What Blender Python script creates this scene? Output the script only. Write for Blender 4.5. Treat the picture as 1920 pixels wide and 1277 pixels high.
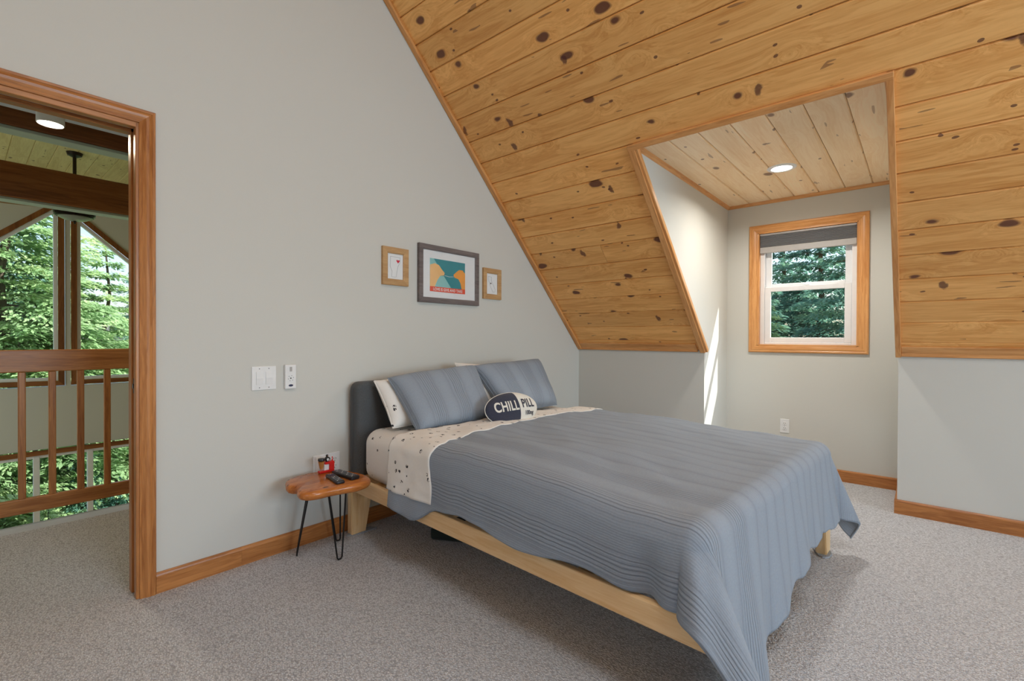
import bpy, bmesh, math, random
import numpy as np
from mathutils import Vector, Matrix, noise
from math import sin, cos, pi, radians, sqrt, hypot
random.seed(7)
for o in list(bpy.data.objects): bpy.data.objects.remove(o)
SC = bpy.context.scene
COL = SC.collection

# ------------------------------------------------------------------ camera
F_PX, YAW, PITCH, ROLL = 895.6, 0.8609, -0.0071, 0.0036
CAM = Vector((-3.9733, -2.55, 1.1314))
fw = Vector((sin(YAW)*cos(PITCH), cos(YAW)*cos(PITCH), sin(PITCH)))
rt = Vector((cos(YAW), -sin(YAW), 0)); up = rt.cross(fw)
r2 = rt*cos(ROLL)+up*sin(ROLL); u2 = -rt*sin(ROLL)+up*cos(ROLL)
cd = bpy.data.cameras.new('camera'); cam = bpy.data.objects.new('camera', cd); COL.objects.link(cam)
cam.matrix_world = Matrix(((r2.x, u2.x, -fw.x, CAM.x), (r2.y, u2.y, -fw.y, CAM.y), (r2.z, u2.z, -fw.z, CAM.z), (0, 0, 0, 1)))
cd.sensor_fit = 'HORIZONTAL'; cd.sensor_width = 36; cd.lens = F_PX/1920*36; cd.clip_start = 0.02; cd.clip_end = 300
SC.camera = cam

# ------------------------------------------------------------------ light
SUN_TO = Vector((.30, -.35, .50)).normalized()
W = bpy.data.worlds.new('world'); SC.world = W; W.use_nodes = True
wn = W.node_tree.nodes; wl = W.node_tree.links; wn.clear()
sky = wn.new('ShaderNodeTexSky'); sky.sky_type = 'NISHITA'; sky.sun_disc = False
sky.sun_elevation = math.asin(SUN_TO.z); sky.sun_rotation = math.atan2(SUN_TO.x, SUN_TO.y)
sky.air_density = 1.0; sky.dust_density = 2.2; sky.ozone_density = 1.0
bg = wn.new('ShaderNodeBackground'); bg.inputs[1].default_value = 0.32
wo = wn.new('ShaderNodeOutputWorld'); wl.new(sky.outputs[0], bg.inputs[0]); wl.new(bg.outputs[0], wo.inputs[0])

def lamp(name, kind, loc, direction, energy, color, **kw):
    l = bpy.data.lights.new(name, kind); l.energy = energy; l.color = color
    for k, v in kw.items(): setattr(l, k, v)
    o = bpy.data.objects.new(name, l); COL.objects.link(o); o.location = loc
    o.rotation_euler = Vector(direction).to_track_quat('-Z', 'Y').to_euler()
    return o
lamp('sun', 'SUN', (6, -8, 12), -SUN_TO, 8.0, (1, .96, .9), angle=.009)
# added area fills at assumed, unseen windows behind and beside the camera
lamp('rear_fill', 'AREA', (-2.6, -7.43, 1.55), (0, 1, 0), 135, (.62, .84, 1), shape='RECTANGLE', size=2.9, size_y=1.5)
lamp('west_fill', 'AREA', (-6.25, -2.6, 1.5), (1, 0, 0), 2, (.74, .88, 1), shape='RECTANGLE', size=2.4, size_y=1.3)
lamp('great_room_fill', 'AREA', (-6.25, 3.6, .9), (1, .1, 0), 60, (.90, 1, .90), shape='RECTANGLE', size=2.6, size_y=2.6)  # added fill to brighten the great room; its west wall has no window
# added overhead fill near the ridge, no fixture built
lamp('ridge_fill', 'AREA', (-3.3, -3.0, 3.6), (0, 0, -1), 32, (.84, .93, 1), shape='DISK', size=1.0)
SC.view_settings.view_transform = 'Standard'; SC.view_settings.look = 'None'
SC.view_settings.gamma = 1; SC.view_settings.use_curve_mapping = False
SC.view_settings.exposure = 0.12
SC.cycles.max_bounces = 8; SC.cycles.diffuse_bounces = 5; SC.cycles.transparent_max_bounces = 12
SC.cycles.use_denoising = True; SC.cycles.sample_clamp_indirect = 6

# ------------------------------------------------------------------ materials
def S(r, g, b):
    f = lambda c: (c/255/12.92 if c/255 <= .04045 else ((c/255+.055)/1.055)**2.4)
    return (f(r), f(g), f(b), 1)
class NT:
    def __init__(s, name):
        s.m = bpy.data.materials.new(name); s.m.use_nodes = True
        s.t = s.m.node_tree; s.n = s.t.nodes; s.b = s.n['Principled BSDF']; s.out = s.n['Material Output']
    def new(s, typ, ins=None, **kw):
        nd = s.n.new('ShaderNode'+typ)
        for k, v in kw.items(): setattr(nd, k, v)
        for k, v in (ins or {}).items(): s.put(nd, k, v)
        return nd
    def put(s, nd, k, v):
        sock = nd.inputs[k]
        if hasattr(v, 'outputs'): v = v.outputs[0]
        if isinstance(v, bpy.types.NodeSocket): s.t.links.new(v, sock)
        else: sock.default_value = v
    def math(s, op, a, b=0.0, c=0.0):
        nd = s.new('Math', operation=op)
        s.put(nd, 0, a); s.put(nd, 1, b)
        if op in ('MULTIPLY_ADD', 'SMOOTH_MIN', 'COMPARE'): s.put(nd, 2, c)
        return nd.outputs[0]
    def ramp(s, fac, stops, interp='LINEAR'):
        nd = s.new('ValToRGB'); cr = nd.color_ramp; cr.interpolation = interp
        while len(cr.elements) < len(stops): cr.elements.new(.5)
        for e, (p, c) in zip(cr.elements, stops): e.position = p; e.color = c
        s.put(nd, 0, fac); return nd.outputs[0]
    def mix(s, fac, a, b, blend='MIX'):
        nd = s.new('Mix', data_type='RGBA', blend_type=blend)
        s.put(nd, 0, fac); s.put(nd, 6, a); s.put(nd, 7, b); return nd.outputs[2]
    def coord(s, scale=(1, 1, 1), kind='Object', rnd=0.0):
        tc = s.new('TexCoord'); mp = s.new('Mapping', {0: tc.outputs[kind], 3: scale})
        if rnd:
            oi = s.new('ObjectInfo'); mu = s.math('MULTIPLY', oi.outputs['Random'], rnd)
            cx = s.new('CombineXYZ', {0: mu, 1: mu, 2: mu}); s.put(mp, 1, cx)
        return mp.outputs[0]
    def bump(s, h, strength=.3, dist=.01):
        bp = s.new('Bump', {'Height': h, 'Strength': strength, 'Distance': dist})
        s.put(s.b, 'Normal', bp)
    def col(s, c): s.put(s.b, 'Base Color', c)
    def rough(s, r): s.put(s.b, 'Roughness', r)

def plain(name, c, rough=.5, metal=0, nscale=0, namp=.08, bump=0, bscale=200):
    t = NT(name); t.rough(rough); t.b.inputs['Metallic'].default_value = metal
    if nscale:
        n = t.new('TexNoise', {'Vector': t.coord(), 'Scale': nscale, 'Detail': 4})
        d = tuple(x*(1-namp) for x in c[:3])+(1,); l = tuple(min(1, x*(1+namp)) for x in c[:3])+(1,)
        t.col(t.ramp(n.outputs[0], [(.3, d), (.7, l)]))
    else: t.col(c)
    if bump:
        n2 = t.new('TexNoise', {'Vector': t.coord(), 'Scale': bscale, 'Detail': 2}); t.bump(n2.outputs[0], bump, .003)
    return t.m

def wood(name, light, dark, knot=None, axis=1, knots=0.0, rough=.4, grain=1.0, rnd=37.0, kscale=2.6, var=.12, spec=.35):
    """axis: local axis the grain runs along"""
    t = NT(name)
    base = t.coord(rnd=rnd)
    st = [13, 13, 13]; st[axis] = .9
    ks = [1, 1, 1]; ks[axis] = .62
    kv = t.new('Mapping', {0: base, 3: tuple(ks)}).outputs[0]
    warp = t.new('TexNoise', {'Vector': kv, 'Scale': 9.0, 'Detail': 2})
    kv2 = t.new('VectorMath', {0: kv, 1: t.new('VectorMath', {0: warp.outputs['Color'], 1: (.045, .045, .045)}, operation='MULTIPLY').outputs[0]}, operation='ADD').outputs[0]
    vor = t.new('TexVoronoi', {'Vector': kv2, 'Scale': kscale, 'Randomness': 1.0}, feature='F1', voronoi_dimensions='2D')
    dist = vor.outputs['Distance']
    size = t.new('SeparateColor', {0: vor.outputs['Color']}).outputs[0]
    push = t.math('MULTIPLY', t.math('POWER', 2.718, t.math('MULTIPLY', dist, -9.0)), 1.6 if knots else 0.0)
    sx = t.new('Mapping', {0: base, 3: tuple(st)}).outputs[0]
    add = t.new('CombineXYZ', {0: push, 1: push, 2: push})
    sv = t.new('VectorMath', {0: sx, 1: add}, operation='ADD').outputs[0]
    n1 = t.new('TexNoise', {'Vector': sv, 'Scale': 1.0*grain, 'Detail': 5, 'Roughness': .6, 'Distortion': .35})
    n2 = t.new('TexNoise', {'Vector': sv, 'Scale': 5.5*grain, 'Detail': 3, 'Roughness': .6})
    rings = t.math('MULTIPLY', t.math('SINE', t.math('MULTIPLY', n1.outputs[0], 55.0)), .5)
    g = t.math('ADD', t.math('MULTIPLY', n1.outputs[0], .62), t.math('ADD', t.math('MULTIPLY', n2.outputs[0], .30), t.math('MULTIPLY', rings, .085)))
    c = t.ramp(g, [(.30, dark), (.56, light)])
    oi = t.new('ObjectInfo')
    v = t.math('MULTIPLY_ADD', oi.outputs['Random'], var*2, 1-var)
    c = t.mix(1.0, c, t.new('CombineColor', {0: v, 1: v, 2: v}).outputs[0], 'MULTIPLY')
    if knots:
        rad = t.math('MULTIPLY', size, knots)
        k = t.math('DIVIDE', t.math('SUBTRACT', rad, dist), knots*.28)
        kc = t.new('Clamp', {0: k}).outputs[0]
        halo = t.new('Clamp', {0: t.math('DIVIDE', t.math('SUBTRACT', t.math('MULTIPLY', rad, 1.9), dist), knots*1.2)}).outputs[0]
        has = t.math('GREATER_THAN', size, .5)
        c = t.mix(t.math('MULTIPLY', t.math('MULTIPLY', halo, has), .35), c, dark)
        c = t.mix(t.math('MULTIPLY', t.math('MULTIPLY', kc, has), .88), c, knot)
        # spike knots lying across the board
        sk = [1.0, 1.0, 1.0]; sk[axis] = 2.6
        vs_ = t.new('TexVoronoi', {'Vector': t.new('Mapping', {0: kv2, 1: (3.3, 7.7, 0), 3: tuple(x*.42 for x in sk)}).outputs[0], 'Scale': kscale, 'Randomness': 1.0}, feature='F1', voronoi_dimensions='2D')
        ps = t.new('SeparateColor', {0: vs_.outputs['Color']}).outputs[2]
        rag = t.new('TexNoise', {'Vector': base, 'Scale': 60.0, 'Detail': 2})
        es = t.new('Clamp', {0: t.math('MULTIPLY', t.math('SUBTRACT', knots*.62, t.math('ADD', vs_.outputs['Distance'], t.math('MULTIPLY', rag.outputs[0], .045))), 60.0)}).outputs[0]
        c = t.mix(t.math('MULTIPLY', t.math('MULTIPLY', es, t.math('GREATER_THAN', ps, .45)), .8), c, knot)
        # small pin knots and pitch streaks
        v2 = t.new('TexVoronoi', {'Vector': kv2, 'Scale': kscale*2.1, 'Randomness': 1.0}, feature='F1', voronoi_dimensions='2D')
        s2 = t.new('SeparateColor', {0: v2.outputs['Color']}).outputs[1]
        p2 = t.math('MULTIPLY', t.math('LESS_THAN', v2.outputs['Distance'], .05), t.math('GREATER_THAN', s2, .68))
        c = t.mix(t.math('MULTIPLY', p2, .8), c, knot)
        ss = [34, 34, 34]; ss[axis] = 5
        n3 = t.new('TexNoise', {'Vector': t.new('Mapping', {0: base, 3: tuple(ss)}).outputs[0], 'Scale': 1.0, 'Detail': 1})
        n4 = t.new('TexNoise', {'Vector': base, 'Scale': 2.3, 'Detail': 1})
        stv = t.math('MULTIPLY', t.math('GREATER_THAN', n3.outputs[0], .71), t.math('GREATER_THAN', n4.outputs[0], .52))
        c = t.mix(t.math('MULTIPLY', stv, .55), c, knot)
    t.col(c); t.rough(t.math('MULTIPLY_ADD', n2.outputs[0], .15, rough-.07))
    t.b.inputs['Specular IOR Level'].default_value = spec
    t.bump(n2.outputs[0], .12, .002)
    return t.m

def fabric(name, c, scale=900, amp=.14, rough=.95, bump=.25):
    t = NT(name); n = t.new('TexNoise', {'Vector': t.coord(), 'Scale': scale, 'Detail': 2})
    n2 = t.new('TexNoise', {'Vector': t.coord(), 'Scale': 6, 'Detail': 3})
    d = tuple(x*(1-amp*2) for x in c[:3])+(1,); l = tuple(min(1, x*(1+amp*2)) for x in c[:3])+(1,)
    cc = t.ramp(n.outputs[0], [(.3, d), (.7, l)])
    t.col(cc); t.rough(rough); t.b.inputs['Specular IOR Level'].default_value = .1
    t.b.inputs['Sheen Weight'].default_value = .15
    t.bump(t.math('ADD', n.outputs[0], t.math('MULTIPLY', n2.outputs[0], 2.0)), bump, .004)
    return t.m

def ribbed(name, c, dark):
    """quilted jersey coverlet; UV.x runs across the ribs in metres"""
    t = NT(name)
    tc = t.new('TexCoord'); sp = t.new('SeparateXYZ', {0: tc.outputs['UV']})
    s, v = sp.outputs[0], sp.outputs[1]
    wob = t.new('TexNoise', {'Vector': tc.outputs['UV'], 'Scale': 9.0, 'Detail': 2})
    s1 = t.math('ADD', s, t.math('MULTIPLY', wob.outputs[0], .010))
    fine = t.math('SINE', t.math('MULTIPLY', s1, 2*pi/.0085))
    wide = t.math('SINE', t.math('MULTIPLY', s1, 2*pi/.0145))
    band = t.math('SINE', t.math('MULTIPLY', s, 2*pi/.21))
    bm = t.new('Clamp', {0: t.math('MULTIPLY_ADD', band, 3.0, -.6)}).outputs[0]
    wd = t.math('POWER', t.math('MULTIPLY_ADD', wide, .5, .5), .22)      # narrow grooves
    seam = t.math('POWER', t.math('ABSOLUTE', t.math('SINE', t.math('MULTIPLY', s1, pi/.105))), .10)
    kn = t.new('TexNoise', {'Vector': t.new('Mapping', {0: tc.outputs['UV'], 3: (1, .35, 1)}).outputs[0], 'Scale': 420.0, 'Detail': 2})
    mott = t.new('TexNoise', {'Vector': tc.outputs['UV'], 'Scale': 120.0, 'Detail': 3})
    bm = t.math('MULTIPLY', bm, t.math('MULTIPLY_ADD', t.math('LESS_THAN', s, .36), .8, .2))
    h = t.math('ADD', t.math('MULTIPLY', fine, .15), t.math('MULTIPLY', t.math('MULTIPLY', wd, bm), 1.3))
    h = t.math('ADD', h, t.math('MULTIPLY', seam, 1.2))
    h = t.math('ADD', h, t.math('MULTIPLY', kn.outputs[0], .55))
    groove = t.math('MAXIMUM', t.math('MULTIPLY', t.math('SUBTRACT', 1.0, wd), bm), t.math('SUBTRACT', 1.0, seam))
    c2 = t.mix(t.math('MULTIPLY', mott.outputs[0], .7), c, tuple(x*.74 for x in c[:3])+(1,))
    c2 = t.mix(t.new('Clamp', {0: t.math('MULTIPLY', groove, .75)}).outputs[0], c2, dark)
    t.col(c2); t.rough(.95); t.b.inputs['Specular IOR Level'].default_value = .08; t.b.inputs['Sheen Weight'].default_value = .12
    t.bump(h, .55, .0035)
    return t.m

def printed_sheet(name, scale=18.0):
    t = NT(name); co = t.coord()
    v = t.new('TexVoronoi', {'Vector': co, 'Scale': scale, 'Randomness': .85}, feature='F1')
    n = t.new('TexNoise', {'Vector': co, 'Scale': 170.0, 'Detail': 2})
    n3 = t.new('TexNoise', {'Vector': t.new('Mapping', {0: co, 2: (.5, .9, .4), 3: (260, 60, 120)}).outputs[0], 'Scale': 1.0, 'Detail': 1})
    near = t.math('LESS_THAN', v.outputs['Distance'], .19)
    pat = t.math('GREATER_THAN', t.math('ADD', t.math('MULTIPLY', n.outputs[0], .5), t.math('MULTIPLY', n3.outputs[0], .5)), .485)
    mk = t.math('MULTIPLY', near, pat)
    t.col(t.mix(mk, S(236, 232, 226), S(40, 42, 48)))
    w = t.new('TexNoise', {'Vector': co, 'Scale': 7, 'Detail': 4})
    t.rough(.85); t.bump(w.outputs[0], .35, .02)
    return t.m

def emit(name, c, s):
    t = NT(name); t.col((0, 0, 0, 1)); t.b.inputs['Emission Color'].default_value = c; t.b.inputs['Emission Strength'].default_value = s
    return t.m

def glass_mat(name='window_glass', tint=(.95, .98, .97, 1)):
    t = NT(name); tr = t.new('BsdfTransparent', {0: tint}); gl = t.new('BsdfGlossy', {'Roughness': .02})
    lw = t.new('LayerWeight', {0: .5}); fac = t.math('MULTIPLY_ADD', t.math('POWER', lw.outputs['Facing'], 4.0), .6, .02)
    mx = t.new('MixShader', {0: fac, 1: tr, 2: gl}); t.t.links.new(mx.outputs[0], t.out.inputs[0])
    return t.m

def carpet_mat():
    t = NT('berber_carpet'); co = t.coord()
    v = t.new('TexVoronoi', {'Vector': t.new('Mapping', {0: co, 2: (0, 0, .6), 3: (1, .6, 1)}).outputs[0], 'Scale': 165.0, 'Randomness': .8})
    n = t.new('TexNoise', {'Vector': co, 'Scale': 230.0, 'Detail': 3})
    big = t.new('TexNoise', {'Vector': co, 'Scale': 1.6, 'Detail': 3})
    f = t.math('ADD', t.math('MULTIPLY', n.outputs[0], .65), t.math('MULTIPLY', v.outputs['Distance'], .42))
    c = t.ramp(f, [(.30, S(246, 248, 252)), (.68, S(166, 167, 172))])
    c = t.mix(t.math('MULTIPLY', big.outputs[0], .2), c, S(192, 188, 188))
    t.col(c); t.rough(1.0); t.b.inputs['Specular IOR Level'].default_value = .05
    t.bump(t.math('ADD', t.math('MULTIPLY', v.outputs['Distance'], -1.0), n.outputs[0]), .8, .006)
    return t.m

def wall_mat(name, c):
    t = NT(name); n = t.new('TexNoise', {'Vector': t.coord(), 'Scale': 160.0, 'Detail': 3})
    t.col(c); t.rough(.8); t.b.inputs['Specular IOR Level'].default_value = .2; t.bump(n.outputs[0], .08, .003)
    return t.m

def leaf_mat(name, a, b, c3):
    t = NT(name); n = t.new('TexNoise', {'Vector': t.coord(), 'Scale': .9, 'Detail': 5, 'Roughness': .7})
    c = t.ramp(n.outputs[0], [(.34, a), (.5, b), (.66, c3)])
    t.col(c); t.rough(.6); t.b.inputs['Specular IOR Level'].default_value = .25
    tl = t.new('BsdfTranslucent', {0: c}); mx = t.new('MixShader', {0: .5, 1: t.b, 2: tl})
    t.t.links.new(mx.outputs[0], t.out.inputs[0])
    return t.m

M = {}
M['wall'] = wall_mat('wall_paint', S(208, 207, 201))
M['carpet'] = carpet_mat()
PL, PD, PK = S(246, 188, 116), S(218, 150, 78), S(84, 42, 40)
M['pine'] = wood('knotty_pine', PL, PD, PK, axis=1, knots=.115, rough=.42, kscale=3.6, var=.08)
M['pine_pale'] = wood('pale_knotty_pine', S(252, 224, 184), S(240, 202, 152), S(128, 92, 72), axis=0, knots=.085, rough=.4, kscale=2.6, var=.06)
for i, ax in enumerate('xyz'):
    M['trim_'+ax] = wood('stained_pine_trim_'+ax, S(196, 132, 74), S(148, 88, 42), axis=i, rough=.33, grain=1.6, var=.05, spec=.45)
    M['light_'+ax] = wood('light_pine_trim_'+ax, S(226, 166, 104), S(192, 126, 66), axis=i, rough=.33, grain=1.6, var=.05, spec=.45)
    M['birch_'+ax] = wood('birch_'+ax, S(240, 206, 158), S(224, 180, 124), axis=i, rough=.42, grain=1.3, var=.05)
    M['beam_'+ax] = wood('dark_beam_'+ax, S(150, 96, 52), S(108, 62, 30), axis=i, rough=.45, grain=1.0, var=.05)
M['pine_far'] = wood('great_room_pine', S(226, 212, 154), S(204, 184, 122), S(100, 70, 48), axis=1, knots=.08, rough=.4, var=.05)
M['slab'] = wood('live_edge_slab', S(206, 128, 62), S(158, 84, 34), S(70, 30, 16), axis=0, knots=.09, rough=.22, kscale=5, var=0, spec=.55)
M['cover'] = ribbed('grey_ribbed_coverlet', S(154, 164, 177), S(76, 82, 92))
M['sheet'] = printed_sheet('printed_sheet')
M['headboard'] = fabric('charcoal_fabric', S(84, 86, 88), 700, .22)
M['bag'] = fabric('dark_bag_fabric', S(48, 54, 50), 600)
M['pill_dark'] = fabric('navy_charcoal_knit', S(62, 64, 78), 800, .22)
M['pill_light'] = fabric('cream_knit', S(226, 222, 212), 800, .06)
M['white'] = plain('white_plastic', S(232, 232, 232), .35, nscale=30, namp=.02)
M['vinyl'] = plain('white_vinyl', S(236, 236, 238), .35, nscale=20, namp=.02)
M['black'] = plain('black_metal', S(30, 28, 28), .4, .3, nscale=60, namp=.15)
M['blackp'] = plain('black_plastic', S(34, 33, 36), .38, nscale=60, namp=.1)
M['grey'] = plain('grey_rubber', S(120, 120, 124), .5, nscale=60, namp=.1)
M['slot'] = plain('dark_slot', S(60, 60, 60), .6, nscale=60, namp=.1)
M['navy'] = plain('navy_badge', S(34, 38, 74), .4, nscale=60, namp=.1)
M['red'] = plain('red_enamel', S(214, 36, 34), .3, nscale=40, namp=.1)
M['toy_brown'] = wood('toy_brown', S(190, 130, 62), S(120, 70, 30), axis=2, rough=.4, grain=3, var=0)
M['blind'] = fabric('grey_pleated_fabric', S(150, 150, 154), 500, .05)
M['blind_rail'] = plain('blind_rail', S(178, 174, 172), .45, nscale=30, namp=.03)
M['glass'] = glass_mat()
M['clear_glass'] = glass_mat('clear_picture_glass', (1, 1, 1, 1))
M['frame_grey'] = wood('weathered_grey_frame', S(124, 114, 112), S(92, 84, 84), axis=0, rough=.6, grain=2, var=.04)
M['kraft'] = wood('tan_frame', S(196, 158, 112), S(172, 132, 88), axis=0, rough=.6, grain=2, var=.04)
M['paper'] = plain('white_paper', S(228, 230, 232), .7, nscale=15, namp=.02)
M['ink'] = plain('grey_ink', S(150, 152, 156), .7, nscale=15, namp=.02)
M['poster_teal'] = plain('teal_print', S(52, 140, 150), .6, nscale=15, namp=.04)
M['poster_teal_light'] = plain('light_teal_print', S(140, 196, 196), .6, nscale=15, namp=.04)
M['poster_orange'] = plain('orange_print', S(236, 160, 76), .6, nscale=15, namp=.04)
M['poster_tan'] = plain('tan_print', S(238, 190, 130), .6, nscale=15, namp=.04)
M['poster_red'] = plain('red_print', S(226, 84, 60), .6, nscale=15, namp=.04)
M['poster_black'] = plain('black_print', S(24, 26, 30), .6, nscale=15, namp=.04)
M['heart'] = plain('red_heart', S(200, 30, 60), .6, nscale=15, namp=.04)
M['felt'] = fabric('grey_felt', S(150, 154, 160), 300)
M['strip'] = plain('painted_nosing', S(196, 200, 210), .5, nscale=8, namp=.06)
M['beam_sheen'] = plain('painted_window_sheen', S(168, 180, 168), .5, nscale=8, namp=.04)  # window reflection on glossy beam undersides, put into the colour
M['bronze'] = plain('dark_bronze', S(52, 42, 38), .35, .6, nscale=20, namp=.1)
M['bowl'] = plain('frosted_bowl', S(136, 140, 128), .3, nscale=20, namp=.05)
M['lampon'] = emit('lit_lens', (1, .88, .7, 1), 14)
M['lampon2'] = emit('lit_downlight', (1, .95, .86, 1), 9)
M['leaf1'] = leaf_mat('leaf_bright', S(128, 162, 116), S(164, 194, 142), S(214, 228, 178))
M['leaf2'] = leaf_mat('leaf_blue_green', S(64, 104, 96), S(110, 158, 140), S(170, 206, 170))
M['bark'] = wood('bark', S(112, 98, 86), S(70, 60, 52), axis=2, rough=.9, grain=3)
M['ground'] = plain('forest_floor', S(86, 100, 60), .95, nscale=.8, namp=.3)

# ------------------------------------------------------------------ mesh helpers
def mesh_from(name, verts, faces, uv=None):
    me = bpy.data.meshes.new(name); me.from_pydata([tuple(v) for v in verts], [], faces); me.update()
    if uv is not None:
        l = me.uv_layers.new(name='uv')
        for p in me.polygons:
            for li in p.loop_indices: l.data[li].uv = uv[me.loops[li].vertex_index]
    return me
def bm_box(bm, a, b, bev=0.0, seg=1, mat=None):
    x0, y0, z0 = [min(p, q) for p, q in zip(a, b)]; x1, y1, z1 = [max(p, q) for p, q in zip(a, b)]
    t = bmesh.new(); bmesh.ops.create_cube(t, size=1)
    bmesh.ops.transform(t, matrix=Matrix.Translation(((x0+x1)/2, (y0+y1)/2, (z0+z1)/2)) @ Matrix.Diagonal((x1-x0, y1-y0, z1-z0, 1)), verts=t.verts)
    if bev: bmesh.ops.bevel(t, geom=t.edges[:], offset=bev, segments=seg, profile=.5, affect='EDGES', clamp_overlap=True)
    if mat is not None: bmesh.ops.transform(t, matrix=mat, verts=t.verts)
    me = bpy.data.meshes.new('t'); t.to_mesh(me); t.free(); bm.from_mesh(me); bpy.data.meshes.remove(me)
def bm_prism(bm, poly, axis, a, b, bev=0):
    """poly: list of 2D points in the two other axes (order xyz minus axis)"""
    def P(p, q):
        l = list(p); l.insert(axis, q); return Vector(l)
    lo = [bm.verts.new(P(p, a)) for p in poly]; hi = [bm.verts.new(P(p, b)) for p in poly]
    n = len(poly); fs = [bm.faces.new(lo), bm.faces.new(hi[::-1])]
    for i in range(n): fs.append(bm.faces.new((lo[i], hi[i], hi[(i+1) % n], lo[(i+1) % n])))
    bmesh.ops.recalc_face_normals(bm, faces=fs)
    if bev: bmesh.ops.bevel(bm, geom=list({e for f in fs for e in f.edges}), offset=bev, segments=2, affect='EDGES', clamp_overlap=True)
def bm_tube(bm, pts, r, n=8, cap=True):
    pts = [Vector(p) for p in pts]; rs = r if isinstance(r, (list, tuple)) else [r]*len(pts); rings = []
    for i, p in enumerate(pts):
        d = (pts[min(i+1, len(pts)-1)]-pts[max(i-1, 0)]).normalized()
        a = d.orthogonal().normalized() if i == 0 else (rings_a - d*rings_a.dot(d)).normalized()
        rings_a = a; b = d.cross(a)
        rings.append([bm.verts.new(p+(a*cos(2*pi*k/n)+b*sin(2*pi*k/n))*rs[i]) for k in range(n)])
    for A, B in zip(rings, rings[1:]):
        for k in range(n): bm.faces.new((A[k], A[(k+1) % n], B[(k+1) % n], B[k]))
    if cap: bm.faces.new(rings[0][::-1]); bm.faces.new(rings[-1])
def bm_lathe(bm, prof, c=(0, 0, 0), n=28, mat=None):
    rings = []
    for r, z in prof: rings.append([bm.verts.new((c[0]+r*cos(2*pi*k/n), c[1]+r*sin(2*pi*k/n), c[2]+z)) for k in range(n)])
    fs = []
    for A, B in zip(rings, rings[1:]):
        for k in range(n): fs.append(bm.faces.new((A[k], A[(k+1) % n], B[(k+1) % n], B[k])))
    if prof[0][0] > 1e-6: fs.append(bm.faces.new(rings[0][::-1]))
    if prof[-1][0] > 1e-6: fs.append(bm.faces.new(rings[-1]))
    if mat is not None: bmesh.ops.transform(bm, matrix=mat, verts=[v for r in rings for v in r])
    bmesh.ops.remove_doubles(bm, verts=[v for r in rings for v in r], dist=1e-6)
def bm_poly(bm, pts):
    bm.faces.new([bm.verts.new(p) for p in pts])
def sharp_smooth(me, ang=.6):
    for p in me.polygons: p.use_smooth = True
    me.set_sharp_from_angle(angle=ang)
def obj(name, src, mat, parent=None, world=False, smooth=None, mw=None, label=None, kind=None):
    """src: bmesh or mesh. world=True: coordinates are world's, turned into the parent's frame"""
    if isinstance(src, bmesh.types.BMesh):
        me = bpy.data.meshes.new(name)
        if world and parent is not None: bmesh.ops.transform(src, matrix=world_of(parent).inverted(), verts=src.verts)
        bmesh.ops.recalc_face_normals(src, faces=src.faces)
        src.to_mesh(me); src.free()
    else: me = src
    if mat is not None and not me.materials: me.materials.append(mat)
    if smooth: sharp_smooth(me, smooth)
    o = bpy.data.objects.new(name, me); COL.objects.link(o)
    if parent is not None: o.parent = parent
    if mw is not None: o.matrix_basis = mw
    if label: o['label'] = label
    if kind: o['kind'] = kind
    return o
def world_of(o):
    m = o.matrix_basis.copy()
    while o.parent: o = o.parent; m = o.matrix_basis @ m
    return m
def thing(name, label, cat, loc=(0, 0, 0), rotz=0, group=None):
    o = bpy.data.objects.new(name, None); COL.objects.link(o); o.empty_display_size = .1
    o.matrix_basis = Matrix.Translation(loc) @ Matrix.Rotation(rotz, 4, 'Z')
    o['label'] = label; o['category'] = cat
    if group: o['group'] = group
    return o
def tag(o, label, cat, group=None):
    o['label'] = label; o['category'] = cat
    if group: o['group'] = group
    return o
def struct(name, src, mat, **k):
    o = obj(name, src, mat, **k); o['kind'] = 'structure'; return o
def sroot(name, label=None):
    o = bpy.data.objects.new(name, None); COL.objects.link(o); o['kind'] = 'structure'
    if label: o['label'] = label
    return o
def box(a, b, bev=0.0, seg=1, mat=None):
    bm = bmesh.new(); bm_box(bm, a, b, bev, seg, mat); return bm
def prism(poly, axis, a, b, bev=0):
    bm = bmesh.new(); bm_prism(bm, poly, axis, a, b, bev); return bm
CASING = [(0, 0), (0, .012), (.004, .018), (.012, .019), (.016, .016), (.024, .019), (.034, .017), (.048, .011), (.053, .012), (.058, .010), (.058, 0)]
def casing_bm(A, B, inward, out, width=.058, m0=True, m1=True, prof=CASING, sc=1.0):
    """mitred moulding from outer corner A to outer corner B"""
    A, B, inward, out = map(Vector, (A, B, inward, out)); d = (B-A).normalized(); k = width/.058
    bm = bmesh.new(); r = []
    for P, sgn, mm in ((A, 1, m0), (B, -1, m1)):
        r.append([bm.verts.new(P + inward*w*k + out*h*sc + d*sgn*(w*k if mm else 0)) for w, h in prof])
    n = len(prof)
    for i in range(n): bm.faces.new((r[0][i], r[1][i], r[1][(i+1) % n], r[0][(i+1) % n]))
    bm.faces.new(r[0]); bm.faces.new(r[1][::-1]); return bm

# ------------------------------------------------------------------ the shell
HK, TAN, ZC, D = 1.0265, .988, 2.312, .5926
Y1, Y2, YR, XL = -1.2028, -2.4326, -7.5, -6.4
XR = -3.2; ZR = HK-TAN*XR
gw = lambda x: 2.4+(ZR-2.4)*(x-XL)/(XR-XL)        # west slope, lifted over the assumed west opening
# floor (bedroom + hall beyond the door)
struct('floor', box((XL, YR, -.2), (D+.02, 1.37, 0)), M['carpet'])
struct('trim_1', box((XL, 1.37, -.2), (0, 1.525, -.001), .004), M['strip'], label='white painted floor nosing under the railing')
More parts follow.
